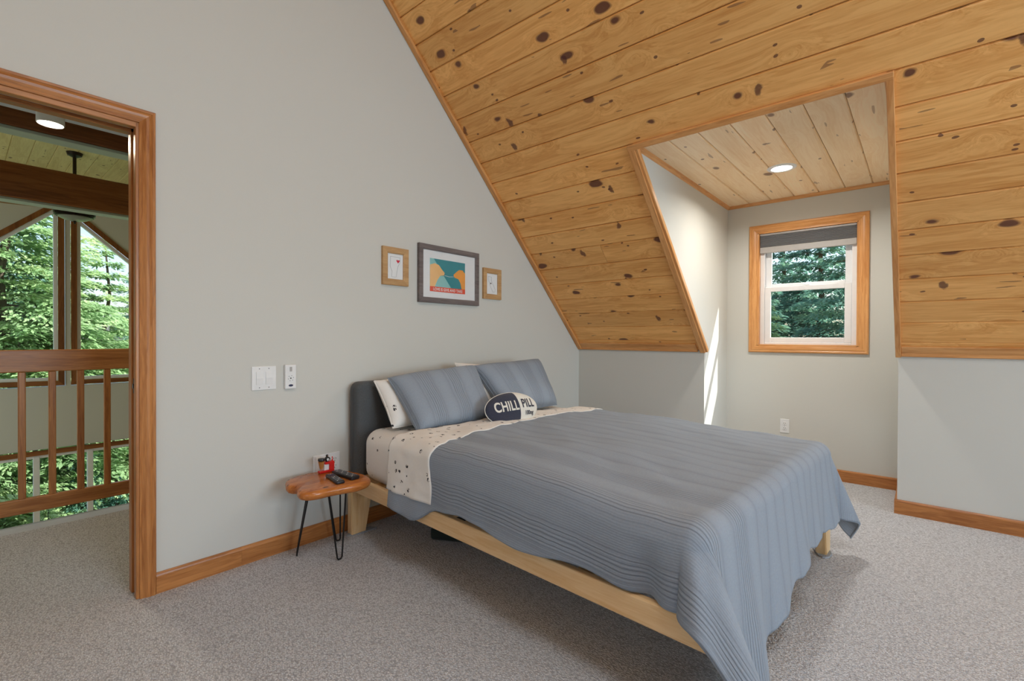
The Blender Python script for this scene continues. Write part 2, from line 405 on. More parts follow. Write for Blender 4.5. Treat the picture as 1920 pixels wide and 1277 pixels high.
# headboard wall with the doorway
DX0, DX1, DZ = -4.34, -3.462, 2.042
bm = bmesh.new()
bm_prism(bm, [(DX1, 0), (0.1, 0), (.1, HK), (0, HK), (XR, ZR), (DX1, gw(DX1))], 1, 0, .12)
bm_prism(bm, [(DX0, DZ), (DX1, DZ), (DX1, gw(DX1)), (DX0, gw(DX0))], 1, 0, .12)
bm_prism(bm, [(XL, 0), (DX0, 0), (DX0, gw(DX0)), (XL, 2.4)], 1, 0, .12)
struct('wall_headboard', bm, M['wall'])
struct('wall_knee_left', box((0, 0, 0), (.1, Y1+.1, HK)), M['wall'])
struct('wall_knee_right', box((0, Y2-.1, 0), (.1, YR, HK)), M['wall'])
XO = (HK-ZC)/TAN
ck = [(0, 0), (D+.1, 0), (D+.1, ZC+.016), (XO+.03, ZC+.016), (.03, HK+.02), (0, HK)]
struct('wall_dormer_left', prism(ck, 1, Y1, Y1+.1), M['wall'])
struct('wall_dormer_right', prism(ck, 1, Y2, Y2-.1), M['wall'])
WY0, WY1, WZ0, WZ1 = -1.457, -2.170, 1.062, 2.044       # rough opening of window 1
bm = bmesh.new()
bm_box(bm, (D, Y1, 0), (D+.12, Y2, WZ0)); bm_box(bm, (D, Y1, WZ1), (D+.12, Y2, ZC+.05))
bm_box(bm, (D, Y1, WZ0), (D+.12, WY0, WZ1)); bm_box(bm, (D, WY1, WZ0), (D+.12, Y2, WZ1))
struct('wall_dormer_back', bm, M['wall'])
# rear and west walls (behind the camera) with unseen openings made up for the added fill lamps
bm = bmesh.new()
gx = lambda x: HK-TAN*x if x > XR else gw(x)
for (a, b, z0, z1) in [(XL, -4.1, 0, 1.0), (-4.1, -1.1, 0, .8), (-1.1, .1, 0, 1.0)]: bm_box(bm, (a, YR, z0), (b, YR-.12, z1))
bm_prism(bm, [(XL, 1.0), (-4.1, 1.0), (-4.1, gx(-4.1)), (XL, 2.4)], 1, YR, YR-.12)
bm_prism(bm, [(-1.1, 1.0), (0, 1.0), (0, HK), (-1.1, gx(-1.1))], 1, YR, YR-.12)
bm_prism(bm, [(-4.1, 2.3), (-1.1, 2.3), (-1.1, gx(-1.1)), (XR, ZR), (-4.1, gx(-4.1))], 1, YR, YR-.12)
struct('wall_rear', bm, M['wall'])
bm = bmesh.new()
bm_box(bm, (XL, YR, 0), (XL-.1, 0, .85)); bm_box(bm, (XL, YR, 2.15), (XL-.1, 0, 2.4)); bm_box(bm, (XL, YR, .85), (XL-.1, -3.8, 2.15)); bm_box(bm, (XL, -1.4, .85), (XL-.1, 0, 2.15))
struct('wall_west', bm, M['wall'])
# west roof slope, lifted into a shed dormer over the assumed west opening
struct('ceiling', prism([(XR, ZR), (XR, ZR+.1), (XL-.1, 2.5), (XL-.1, 2.4), (XL, 2.4)], 1, 0, YR), M['pine'], label='west slope of the pine ceiling')

# ------------------------------------------------------------------ plank ceiling on the east slope
ceil = struct('ceiling', prism([(XR, ZR+.03), (XR, ZR+.1), (XO, HK-TAN*XO+.1), (XO, HK-TAN*XO+.03)], 1, 0, YR), M['pine'], label='sloped ceiling of knotty pine planks')
q = bmesh.new()
for (a, b) in ((0, Y1+.02), (Y2-.02, YR)): bm_prism(q, [(XO, HK-TAN*XO+.03), (XO, HK-TAN*XO+.1), (.1, HK-TAN*.1+.1), (.1, HK-TAN*.1+.03)], 1, a, b)
obj('backing', q, M['pine'], ceil)
LEN = sqrt(1+TAN*TAN); DN = Vector((1/LEN, 0, -TAN/LEN)); NZ = Vector((TAN/LEN, 0, 1/LEN))
_pm = {}
def plank_mesh(w, l, t=.018, c=.0065, along=1):
    key = (round(w, 4), round(l, 3), along)
    if key in _pm: return _pm[key]
    bm = bmesh.new()
    prof = [(c, 0), (w-c, 0), (w-.0012, c), (w-.0012, t), (.0012, t), (.0012, c)]
    e = .0008
    r0 = [bm.verts.new((x, -e, z) if along else (e, -x, z)) for x, z in prof]; r1 = [bm.verts.new((x, -l+e, z) if along else (l-e, -x, z)) for x, z in prof]
    for i in range(6): bm.faces.new((r0[i], r1[i], r1[(i+1) % 6], r0[(i+1) % 6]))
    bm.faces.new(r0); bm.faces.new(r1[::-1]); bmesh.ops.recalc_face_normals(bm, faces=bm.faces)
    me = bpy.data.meshes.new('plank'); bm.to_mesh(me); bm.free(); _pm[key] = me; return me
PITCH_X = .1213; X0 = -.0805
splits = {5: [-.70], 15: [-1.35], 18: [-2.2], 12: [-3.6], 13: [-.9 - 2.9], 16: [-3.0], 20: [-1.7]}
for k in range(-1, 26):
    xa = X0-PITCH_X*k if k >= 0 else -.001; xb = X0-PITCH_X*(k+1) if k >= 0 else X0
    w = (xa-xb)*LEN
    spans = [(-.001, Y1+.012), (Y2-.008, YR)] if k < 10 else [(-.001, YR)]
    for (a, b) in spans:
        cuts = [a]+[s for s in splits.get(k, []) if b < s < a]+[b]
        for ya, yb in zip(cuts, cuts[1:]):
            me = plank_mesh(w, round(ya-yb, 3))
            jig = random.uniform(-.0008, .0008)
            mw = Matrix(((DN.x, 0, NZ.x, xb+NZ.x*jig), (0, 1, 0, ya), (DN.z, 0, NZ.z, HK-TAN*xb+NZ.z*jig), (0, 0, 0, 1)))
            obj('plank', me, M['pine'], ceil, mw=mw)
def slope_bar(name, xa, xb, ya, yb, t0, t1, mat, parent=None, bev=.003, cutz=None):
    """bar lying on the slope between x=xa (low end) and xb, thickness t0..t1 below the plane"""
    mw = Matrix(((DN.x, 0, NZ.x, xb), (0, 1, 0, 0), (DN.z, 0, NZ.z, HK-TAN*xb), (0, 0, 0, 1)))
    L = (xa-xb)*LEN
    return struct(name, box((0, ya, -t1), (L, yb, -t0), bev), mat, mw=mw) if parent is None else obj(name, box((0, ya, -t1), (L, yb, -t0), bev), mat, parent, mw=mw)
# rake trim along the headboard wall, bottom trims over the knee walls, dormer opening trim
slope_bar('trim_2', 0.0, XR, -.001, -.040, 0, .022, M['light_x'])['label'] = 'raking pine trim where the ceiling meets the headboard wall'
def bottom_trim(n, ya, yb):
    r = sroot('trim_%d' % n, 'pine trim along the foot of the ceiling slope')
    slope_bar('board', -.012, -.058, ya, yb, -.001, .010, M['light_y'], r)
    obj('moulding', box((-.022, ya, HK-.012), (-.0005, yb, HK+.035), .004, 2), M['light_y'], r)
bottom_trim(3, -.04, Y1+.05); bottom_trim(4, Y2-.014, YR)
tr = sroot('trim_5', 'pine trim framing the dormer opening')
slope_bar('side_board', .006, XO+.004, -1.172, -1.214, -.002, .020, M['light_x'], tr)
slope_bar('side_moulding', .006, XO+.03, -1.2035, -1.232, -.02, .012, M['light_x'], tr)
slope_bar('side_board', .006, XO+.004, -2.447, -2.418, -.002, .020, M['light_x'], tr)
slope_bar('head_board', XO+.030, XO+.004, -1.172, -2.447, -.002, .021, M['light_y'], tr)
# dormer ceiling: boards running out to the window
dc = struct('ceiling', box((XO+.05, Y1, ZC+.018), (D, Y2, ZC+.06)), M['pine_pale'], label='flat dormer ceiling of pale pine boards')
ys = [Y1, -1.385, -1.557, -1.731, -1.907, -2.081, -2.256, Y2]
for a, b in zip(ys, ys[1:]):
    me = plank_mesh(round(a-b, 4), round(D-XO-.03, 3), along=0)
    obj('plank', me, M['pine_pale'], dc, mw=Matrix.Translation((XO+.03, a, ZC+random.uniform(0, .0012))))
cr = sroot('trim_6', 'small pine cove moulding around the dormer ceiling')
cove = [(0, 0), (.024, 0), (.020, .008), (.008, .020), (0, .024)]
obj('moulding', prism([(Y1-.0005-a, ZC-b) for a, b in cove], 0, XO+.04, D), M['light_x'], cr)
obj('moulding', prism([(D-.0005-a, ZC-b) for a, b in cove], 1, Y1, Y2), M['light_y'], cr)
obj('moulding', prism([(Y2+.0005+a, ZC-b) for a, b in cove], 0, XO+.04, D), M['light_x'], cr)

# baseboards
def base_bm(a, b, out):
    """a,b: plan points on the wall; out: unit vector into the room"""
    a, b, out = Vector(a), Vector(b), Vector(out)
    prof = [(0, 0), (.014, 0), (.014, .076), (.012, .083), (.008, .0897), (0, .0897)]
    bm = bmesh.new(); r = [[bm.verts.new(P+out*w+Vector((0, 0, h))) for w, h in prof] for P in (a, b)]
    for i in range(6): bm.faces.new((r[0][i], r[1][i], r[1][(i+1) % 6], r[0][(i+1) % 6]))
    bm.faces.new(r[0]); bm.faces.new(r[1][::-1]); return bm
bh = sroot('baseboard_headboard', 'pine baseboard under the headboard wall')
for a, b in ((-3.405, -3.06), (-3.0595, 0)): obj('board', base_bm((a, -.0003, 0), (b, -.0003, 0), (0, -1, 0)), M['trim_x'], bh)
struct('baseboard_knee_left', base_bm((-.0003, -.014, 0), (-.0003, Y1-.014, 0), (-1, 0, 0)), M['trim_y'])
struct('baseboard_knee_right', base_bm((-.0003, Y2+.014, 0), (-.0003, YR, 0), (-1, 0, 0)), M['trim_y'])
struct('baseboard_dormer_left', base_bm((-.014, Y1-.0003, 0), (D, Y1-.0003, 0), (0, -1, 0)), M['trim_x'])
struct('baseboard_dormer_back', base_bm((D-.0003, Y1, 0), (D-.0003, Y2, 0), (-1, 0, 0)), M['trim_y'])
struct('baseboard_dormer_right', base_bm((-.014, Y2+.0003, 0), (D, Y2+.0003, 0), (0, 1, 0)), M['trim_x'])

# ------------------------------------------------------------------ doorway
door = sroot('door_1', 'stained pine pocket doorway')
CX0, CX1, CZ = DX0-.058, -3.4045, 2.10
for nm, bmx, mt in (('casing', casing_bm((CX1, 0, 0), (CX1, 0, CZ), (-1, 0, 0), (0, -1, 0), m0=False), 'trim_z'),
                    ('casing', casing_bm((CX0, 0, 0), (CX0, 0, CZ), (1, 0, 0), (0, -1, 0), m0=False), 'trim_z'),
                    ('casing', casing_bm((CX0, 0, CZ), (CX1, 0, CZ), (0, 0, -1), (0, -1, 0)), 'trim_x')):
    obj(nm, bmx, M[mt], door)
for (a, b) in ((-.004, .030), (.078, .124)):                       # split jamb either side of the pocket
    obj('jamb', box((DX1-.012, a, 0), (DX1+.01, b, DZ-.001), .002), M['trim_z'], door)
    obj('jamb', box((DX0-.01, a, 0), (DX0+.012, b, DZ-.001), .002), M['trim_z'], door)
    obj('head_jamb', box((DX0-.01, a, DZ-.022), (DX1+.0101, b-.0002, DZ+.001), .002), M['trim_x'], door)
slab_ = obj('door_slab', box((DX1-.0055, .034, .008), (DX1+.05, .072, DZ-.03), .002), M['trim_z'], door)
lt = obj('latch_plate', box((DX1-.0085, .040, .880), (DX1-.005, .066, .945), .0015), M['black'], slab_)
lp = bmesh.new(); bm_lathe(lp, [(.0, 0), (.010, 0), (.012, .004), (.0, .006)], n=16, mat=Matrix.Translation((DX1-.008, .053, .912)) @ Matrix.Rotation(-pi/2, 4, 'Y'))
obj('finger_pull', lp, M['blackp'], slab_)
struct('trim_7', box((DX0, .031, DZ-.006), (DX1, .077, DZ+.001)), M['strip'], label='painted pocket track above the doorway')

# ------------------------------------------------------------------ dormer window
w1 = sroot('window_1', 'white double-hung dormer window in a pine casing')
yo0, yo1, zo0, zo1 = -1.3865, -2.2381, 1.0073, 2.1086
ow = (-1, 0, 0)
for A, B, inn, mt in (((D, yo0, zo0), (D, yo0, zo1), (0, -1, 0), 'light_z'), ((D, yo1, zo0), (D, yo1, zo1), (0, 1, 0), 'light_z'),
                      ((D, yo1, zo1), (D, yo0, zo1), (0, 0, -1), 'light_y'), ((D, yo1, zo0), (D, yo0, zo0), (0, 0, 1), 'light_y')):
    obj('casing', casing_bm(A, B, inn, ow, .070), M[mt], w1)
JD = D+.055
obj('jamb', box((D-.012, WY0, WZ0), (JD, WY0-.010, WZ1), .001), M['light_z'], w1)
obj('jamb', box((D-.012, WY1, WZ0), (JD, WY1+.010, WZ1), .001), M['light_z'], w1)
obj('head_jamb', box((D-.012, WY0, WZ1), (JD, WY1, WZ1-.010), .001), M['light_y'], w1)
obj('sill', box((D-.012, WY0, WZ0), (JD, WY1, WZ0+.010), .001), M['light_y'], w1)
bm = bmesh.new()
for a, b in (((D+.03, WY0-.0102, WZ0+.0102), (D+.115, WY0-.045, WZ1-.0102)), ((D+.03, WY1+.0102, WZ0+.0102), (D+.115, WY1+.045, WZ1-.0102)),
             ((D+.03, WY0-.046, WZ1-.045), (D+.115, WY1+.046, WZ1-.0102)), ((D+.03, WY0-.046, WZ0+.0102), (D+.115, WY1+.046, WZ0+.032))):
    bm_box(bm, a, b, .002)
obj('vinyl_frame', bm, M['vinyl'], w1)
def sash(x, y0, y1, z0, z1, st, rb, rtop):
    bm = bmesh.new(); t = .026
    bm_box(bm, (x, y0, z0), (x+t, y0-st, z1), .003); bm_box(bm, (x, y1, z0), (x+t, y1+st, z1), .003)
    bm_box(bm, (x, y0-st, z0), (x+t, y1+st, z0+rb), .003); bm_box(bm, (x, y0-st, z1-rtop), (x+t, y1+st, z1), .003)
    s = obj('sash', bm, M['vinyl'], w1)
    obj('pane', box((x+.011, y0-st+.001, z0+rb-.001), (x+.015, y1+st-.001, z1-rtop+.001)), M['glass'], s)
    return s
s1 = sash(D+.035, WY0-.046, WY1+.046, WZ0+.033, 1.572, .046, .042, .040)
sash(D+.070, WY0-.046, WY1+.046, 1.560, WZ1-.046, .046, .040, .04)
obj('sash_lock', box((D+.037, -1.79, 1.572), (D+.057, -1.84, 1.584), .003), M['vinyl'], s1)

# cellular shade
bx = D+.022
sh = thing('window_shade', 'grey cellular shade drawn up at the top of the dormer window', 'blind', (bx, -1.8125, 2.034))
obj('headrail', box((bx-.022, WY0-.012, 2.016), (bx+.012, WY1+.012, 2.033), .003), M['blind_rail'], sh, world=True)
zt = 2.0155; n = 9; ph = (zt-1.918)/n
me = None
for i in range(n):
    z = zt-ph*(i+1)
    if me is None:
        b_ = bmesh.new(); bm_prism(b_, [(-.019, ph/2), (-.008, ph-.0005), (.006, ph-.0005), (.013, ph/2), (.006, .0005), (-.008, .0005)], 1, WY0-.0135, WY1+.0135)
        me = bpy.data.meshes.new('pleat'); bmesh.ops.recalc_face_normals(b_, faces=b_.faces); b_.to_mesh(me); b_.free()
    obj('pleat', me, M['blind'], sh, mw=Matrix.Translation((0, 1.8125, z-2.034)))
obj('bottom_rail', box((bx-.020, WY0-.012, 1.866), (bx+.010, WY1+.012, 1.917), .003), M['blind_rail'], sh, world=True)

# recessed light in the dormer
rl = thing('recessed_light', 'lit round recessed light in the pale dormer ceiling', 'light', (-.235, -1.80, ZC))
bm = bmesh.new(); bm_lathe(bm, [(.062, -.001), (.066, -.006), (.088, -.003), (.092, 0.002), (.062, .004)], n=40); obj('trim_ring', bm, M['white'], rl, smooth=.5)
bm = bmesh.new(); bm_lathe(bm, [(0, -.002), (.0625, -.002), (.0625, .001), (0, .001)], n=40); obj('lens', bm, M['lampon2'], rl)
lamp('recessed_lamp', 'AREA', (-.235, -1.80, ZC-.012), (0, 0, -1), 13, (1, .96, .88), shape='DISK', size=.13, spread=radians(160))

# wall plates
def outlet(x, y, z, face, label, slots=2, w=.071, h=.117, name='wall_outlet'):
    """face: 'x-' looks towards -x, 'y-' towards -y"""
    rot = 0 if face == 'y-' else -pi/2
    t = thing(name, label, 'outlet', (x, y, z), rot)
    obj('plate', box((-w/2, -.006, -h/2), (w/2, -.0002, h/2), .003, 2), M['white'], t)
    return t
def receptacle(t, ox=0.0):
    for dz in (-.020, .020):
        b_ = bmesh.new(); bm_lathe(b_, [(0, 0), (.0165, 0), (.0165, .003), (.015, .004), (0, .004)], n=20, mat=Matrix.Translation((ox, -.0055, dz)) @ Matrix.Rotation(pi/2, 4, 'X'))
        r = obj('receptacle', b_, M['white'], t)
        b_ = bmesh.new()
        bm_box(b_, (ox-.0075, -.0100, dz), (ox-.0050, -.0093, dz+.009)); bm_box(b_, (ox+.0050, -.0100, dz), (ox+.0075, -.0093, dz+.008)); bm_box(b_, (ox-.002, -.0100, dz-.010), (ox+.002, -.0093, dz-.006))
        obj('slots', b_, M['slot'], r)
    b_ = bmesh.new(); bm_lathe(b_, [(0, 0), (.003, 0), (0, .002)], n=10, mat=Matrix.Translation((ox, -.006, 0)) @ Matrix.Rotation(pi/2, 4, 'X')); obj('screw', b_, M['grey'], t)
o1 = outlet(D, -1.672, .389, 'x-', 'white outlet on the dormer wall below the window'); receptacle(o1)
o2 = outlet(-2.612, 0, .412, 'y-', 'white double outlet behind the live-edge stool', w=.158); receptacle(o2, .046)
obj('plug_adapter', box((-.070, -.030, -.045), (-.018, -.006, .050), .006, 2), M['white'], o2)
sw = thing('light_switch', 'white double rocker light switch on the headboard wall', 'switch', (-2.95, 0, .918))
obj('plate', box((-.060, -.006, -.0605), (.060, -.0002, .0605), .003, 2), M['white'], sw)
for sx in (-.023, .023):
    bm = bmesh.new(); bm_prism(bm, [(-.0055, -.033), (-.008, -.033), (-.0110, 0), (-.0085, .033), (-.0055, .033)], 0, sx-.0165, sx+.0165); obj('rocker', bm, M['white'], sw)
    for dz in (-.048, .048):
        b_ = bmesh.new(); bm_lathe(b_, [(0, 0), (.0028, 0), (0, .0015)], n=10, mat=Matrix.Translation((sx, -.006, dz)) @ Matrix.Rotation(pi/2, 4, 'X')); obj('screw', b_, M['grey'], sw)
rm = thing('wall_remote', 'small white fan remote in its wall cradle beside the switch', 'remote', (-2.821, 0, .918))
obj('body', box((-.029, -.020, -.064), (.029, -.0002, .064), .004, 2), M['white'], rm)
obj('slider', box((-.006, -.0225, .028), (.006, -.0195, .052), .0025, 2), M['blind_rail'], rm)
for a in range(6):
    an = a*pi/3+.2; b_ = bmesh.new(); cxx, czz = .014*cos(an), .014*sin(an)-.008
    bm_lathe(b_, [(0, 0), (.0022, 0), (.0018, .0015), (0, .0015)], n=8, mat=Matrix.Translation((cxx, -.0195, czz)) @ Matrix.Rotation(pi/2, 4, 'X')); obj('button', b_, M['grey'], rm)
b_ = bmesh.new(); bm_lathe(b_, [(0, 0), (.004, 0), (.003, .002), (0, .002)], n=10, mat=Matrix.Translation((0, -.0195, -.008)) @ Matrix.Rotation(pi/2, 4, 'X')); obj('button', b_, M['slot'], rm)
b_ = bmesh.new(); bm_lathe(b_, [(0, 0), (.012, 0), (.012, .0015), (0, .0015)], n=20, mat=Matrix.Translation((0, -.0195, -.046)) @ Matrix.Diagonal((1, 1, .5, 1)) @ Matrix.Rotation(pi/2, 4, 'X')); obj('badge', b_, M['navy'], rm, label='dark blue oval badge')
# ------------------------------------------------------------------ the bed
BO = Vector((-2.515, -.10, 0)); BR = -.056
bed = thing('bed', 'low birch platform bed with a charcoal upholstered headboard', 'bed', BO, BR)
BMW = Matrix.Translation(BO) @ Matrix.Rotation(BR, 4, 'Z')
hb = Matrix.Translation(BO).inverted()
# headboard (stands parallel to the wall)
def rounded_board(x0, x1, z0, z1, y0, y1, r, e=.02):
    pts = []
    for cx, cz, a0 in ((x1-r, z1-r, 0), (x0+r, z1-r, pi/2), (x0+r, z0+r, pi), (x1-r, z0+r, 3*pi/2)):
        for k in range(7): a = a0+k*pi/12; pts.append((cx+r*cos(a), cz+r*sin(a)))
    bm = bmesh.new(); bm_prism(bm, pts, 1, y0, y1)
    sel = [ed for ed in bm.edges if abs(ed.verts[0].co.y-ed.verts[1].co.y) < 1e-6]
    bmesh.ops.bevel(bm, geom=sel, offset=e, segments=4, profile=.5, affect='EDGES', clamp_overlap=True); return bm
hbm = rounded_board(-2.485, -.90, .30, .868, -.115, -.022, .045)
head = obj('headboard', hbm, M['headboard'], bed, world=True, smooth=.9, label='charcoal fabric headboard')
bm = bmesh.new(); bm_tube(bm, [(-2.487, -.0205-.045, z) for z in (.34, .5, .7, .83)], .0022, 6); obj('seam', bm, M['headboard'], head, world=True)
for nm, x0 in (('side_rail', 0.0), ('side_rail', 1.655)):
    obj(nm, box((x0, -.01, .255), (x0+.028, -2.0 if x0 else -2.022, .337), .006, 2), M['birch_y'], bed)
obj('foot_rail', box((.028, -1.945, .255), (1.655, -1.972, .337), .006, 2), M['birch_x'], bed)
obj('head_rail', box((.028, -.02, .255), (1.655, -.05, .337), .004), M['birch_x'], bed)
def leg_bm(xo, sgn, y0, y1):
    """outer face upright, inner edge tapering"""
    bm = bmesh.new(); bm_prism(bm, [(xo, .0), (xo+sgn*.088, 0), (xo+sgn*.135, .256), (xo, .256)], 1, y0, y1, bev=.004); return bm
obj('leg', leg_bm(.0, 1, .046, -.004), M['birch_z'], bed)
obj('leg', leg_bm(1.683, -1, .046, -.004), M['birch_z'], bed)
obj('leg', leg_bm(.38, 1, -1.91, -1.960), M['birch_z'], bed)
obj('leg', leg_bm(1.683, -1, -1.945, -1.995), M['birch_z'], bed)
for i in range(12):
    y = -.12-i*.155
    obj('slat', box((.028, y, .292), (1.655, y-.07, .306), .002), M['birch_x'], bed)
obj('centre_beam', box((.82, -.05, .23), (.86, -1.955, .292), .003), M['birch_y'], bed)

# mattress with the printed fitted sheet
def super_box(x0, x1, y0, y1, z0, z1, r, n=10):
    bm = bmesh.new(); bmesh.ops.create_cube(bm, size=1)
    bmesh.ops.transform(bm, matrix=Matrix.Translation(((x0+x1)/2, (y0+y1)/2, (z0+z1)/2)) @ Matrix.Diagonal((x1-x0, y1-y0, z1-z0, 1)), verts=bm.verts)
    bmesh.ops.bevel(bm, geom=bm.edges[:], offset=r, segments=n, profile=.5, affect='EDGES', clamp_overlap=True); return bm
mat_ = thing('mattress', 'mattress in a white fitted sheet printed with tiny dark figures', 'mattress', BMW @ Vector((.83, -1.0, .307)), BR)
mm = super_box(-.782, .785, -.985, .985, 0, .300, .085, 8)
for v in mm.verts: v.co.z -= .058*max(0, v.co.z/.3)*(.985-v.co.y)/1.97
obj('fitted_sheet', mm, M['sheet'], mat_, smooth=1.0)

# coverlet surface, in bed-local coordinates (x across, t towards the foot)
CXA, CXB, CTB, RR, ZT = .058, 1.60, 1.940, .062, .622
def sm(a, b, x):
    x = min(1, max(0, (x-a)/(b-a))); return x*x*(3-2*x)
def drape(x, t, off=0.0):
    qx = min(max(x, CXA), CXB); qt = min(t, CTB)
    dx, dt = x-qx, t-qt; d = hypot(dx, dt)
    zt = ZT - .028*sm(1.0, 1.95, qt) - .012*sm(1.2, 1.6, qx) + .013*noise.noise(Vector((qx*2.3, qt*2.0, 3))) + .008*noise.noise(Vector((qx*7+qt*3, qt*3, 8))) + .003*noise.noise(Vector((qx*21, qt*9, 5)))
    if d < 1e-6: return Vector((qx, -qt, zt+off))
    nx, nt = dx/d, dt/d
    arc = RR*pi/2
    if d < arc:
        a = d/RR; h, v = RR*sin(a), RR*(1-cos(a)); fl = 0; ox, oz = sin(a), cos(a)
    else:
        e = d-arc; corner = 2*abs(nx*nt)
        if nt > .02: # foot side and its corners
            phi = math.atan2(nt, abs(nx))
            if nx < 0 or (abs(nx) < 1e-6 and x < .8): sl_ = .12+.50*corner+.10*sin(phi*6.0)*corner
            else: sl_ = .08+.24*corner+.12*sin(phi*7.0)*corner
            if abs(nx) < 1e-3: sl_ = .10+.030*sin(x*9.0)+.03*sin(x*21+1)*min(1, e/.3)
        else:
            sl_ = .10
            if nx < 0:
                sl_ += .14*noise.noise(Vector((t*3.2, 1.7, 0)))+.05*noise.noise(Vector((t*9, 4.7, 0)))
                sl_ -= .26*math.exp(-((t-1.83)/.05)**2)
        h = RR+e*sl_; v = RR+e*sqrt(max(.2, 1-min(.8, sl_*sl_))); ox, oz = 1, 0
    z = zt-v
    px, pt = qx+nx*(h+off*ox), qt+nt*(h+off*ox)
    fl = .006
    if z < fl:
        ex = fl-z; z = fl+.004*(1+sin(ex*40)); px += nx*ex*.6; pt += nt*ex*.6
    return Vector((px, -pt, z+off*oz))
def left_over(t):  return .385-.085*sm(.62, .80, t)-.030*sm(1.3, 1.8, t)+.012*sin(t*11)
def foot_over(x):  return .60-.18*sm(.15, 1.05, x)+.008*sin(x*23)+.004*sin(x*61)
def grid_mesh(name, f, uvf, nu, nv):
    vs, uv, fs = [], [], []
    for j in range(nv+1):
        for i in range(nu+1):
            a, b = i/nu, j/nv; vs.append(f(a, b)); uv.append(uvf(a, b))
    for j in range(nv):
        for i in range(nu):
            k = j*(nu+1)+i; fs.append((k, k+1, k+nu+2, k+nu+1))
    me = mesh_from(name, vs, fs, uv)
    for p in me.polygons: p.use_smooth = True
    return me
def cov_st(a, b):
    t0 = .435; tb = CTB
    # piecewise: across (left overhang | top | right overhang), along (top | foot overhang)
    if b < .70: t = t0+(tb-t0)*b/.70
    else: t = tb
    e_f = (b-.70)/.30 if b >= .70 else 0
    if a < .22: x = CXA-left_over(t)*(1-a/.22)
    elif a > .80: x = CXB+.37*(a-.80)/.20
    else: x = CXA+(CXB-CXA)*(a-.22)/.58
    xx = min(max(x, CXA), CXB)
    if e_f: t = tb+foot_over(xx)*e_f
    return x, t
cv = thing('coverlet', 'blue-grey ribbed coverlet spread over the bed and hanging at its foot', 'bedspread', BO, BR)
cme = grid_mesh('coverlet', lambda a, b: drape(*cov_st(a, b)), lambda a, b: cov_st(a, b), 230, 200)
co = obj('quilted_cloth', cme, M['cover'], cv)
sd = co.modifiers.new('thickness', 'SOLIDIFY'); sd.thickness = .007; sd.offset = -1
hem = bmesh.new(); bm_tube(hem, [drape(*cov_st(0, b), off=-.002) for b in [i/90 for i in range(91)]], .0042, 6)
obj('hem', hem, M['cover'], cv, smooth=1.0)
hem = bmesh.new(); bm_tube(hem, [drape(*cov_st(a, 1), off=-.002) for a in [i/110 for i in range(111)]], .0042, 6)
obj('hem', hem, M['cover'], cv, smooth=1.0)
# flat sheet folded back over the coverlet
def fold_b1(x):
    pts = [(-.3, .775), (.06, .752), (.26, .672), (.55, .622), (.9, .586), (1.56, .605), (1.9, .60)]
    for (xa, ya), (xb, yb) in zip(pts, pts[1:]):
        if x <= xb: return ya+(yb-ya)*max(0, (x-xa)/(xb-xa))
    return .6
def sh_st(a, b):
    x = CXA-.29*(1-a/.2) if a < .2 else (CXB+.18*(a-.9)/.1 if a > .9 else CXA+(CXB-CXA)*(a-.2)/.7)
    return x, .415+(fold_b1(x)+.006*sin(x*31)-.415)*b
def sh_pos(a, b):
    x, t = sh_st(a, b); wr = .004*noise.noise(Vector((x*7, t*9, 2)))+.003*noise.noise(Vector((x*21, t*16, 2)))
    return drape(x, t, off=.011+wr)
st = thing('flat_sheet', 'white printed top sheet folded back over the head end of the coverlet', 'sheet', BO, BR)
sme = grid_mesh('flat_sheet', sh_pos, sh_st, 150, 30)
so = obj('folded_cloth', sme, M['sheet'], st); sd = so.modifiers.new('thickness', 'SOLIDIFY'); sd.thickness = .004; sd.offset = 1

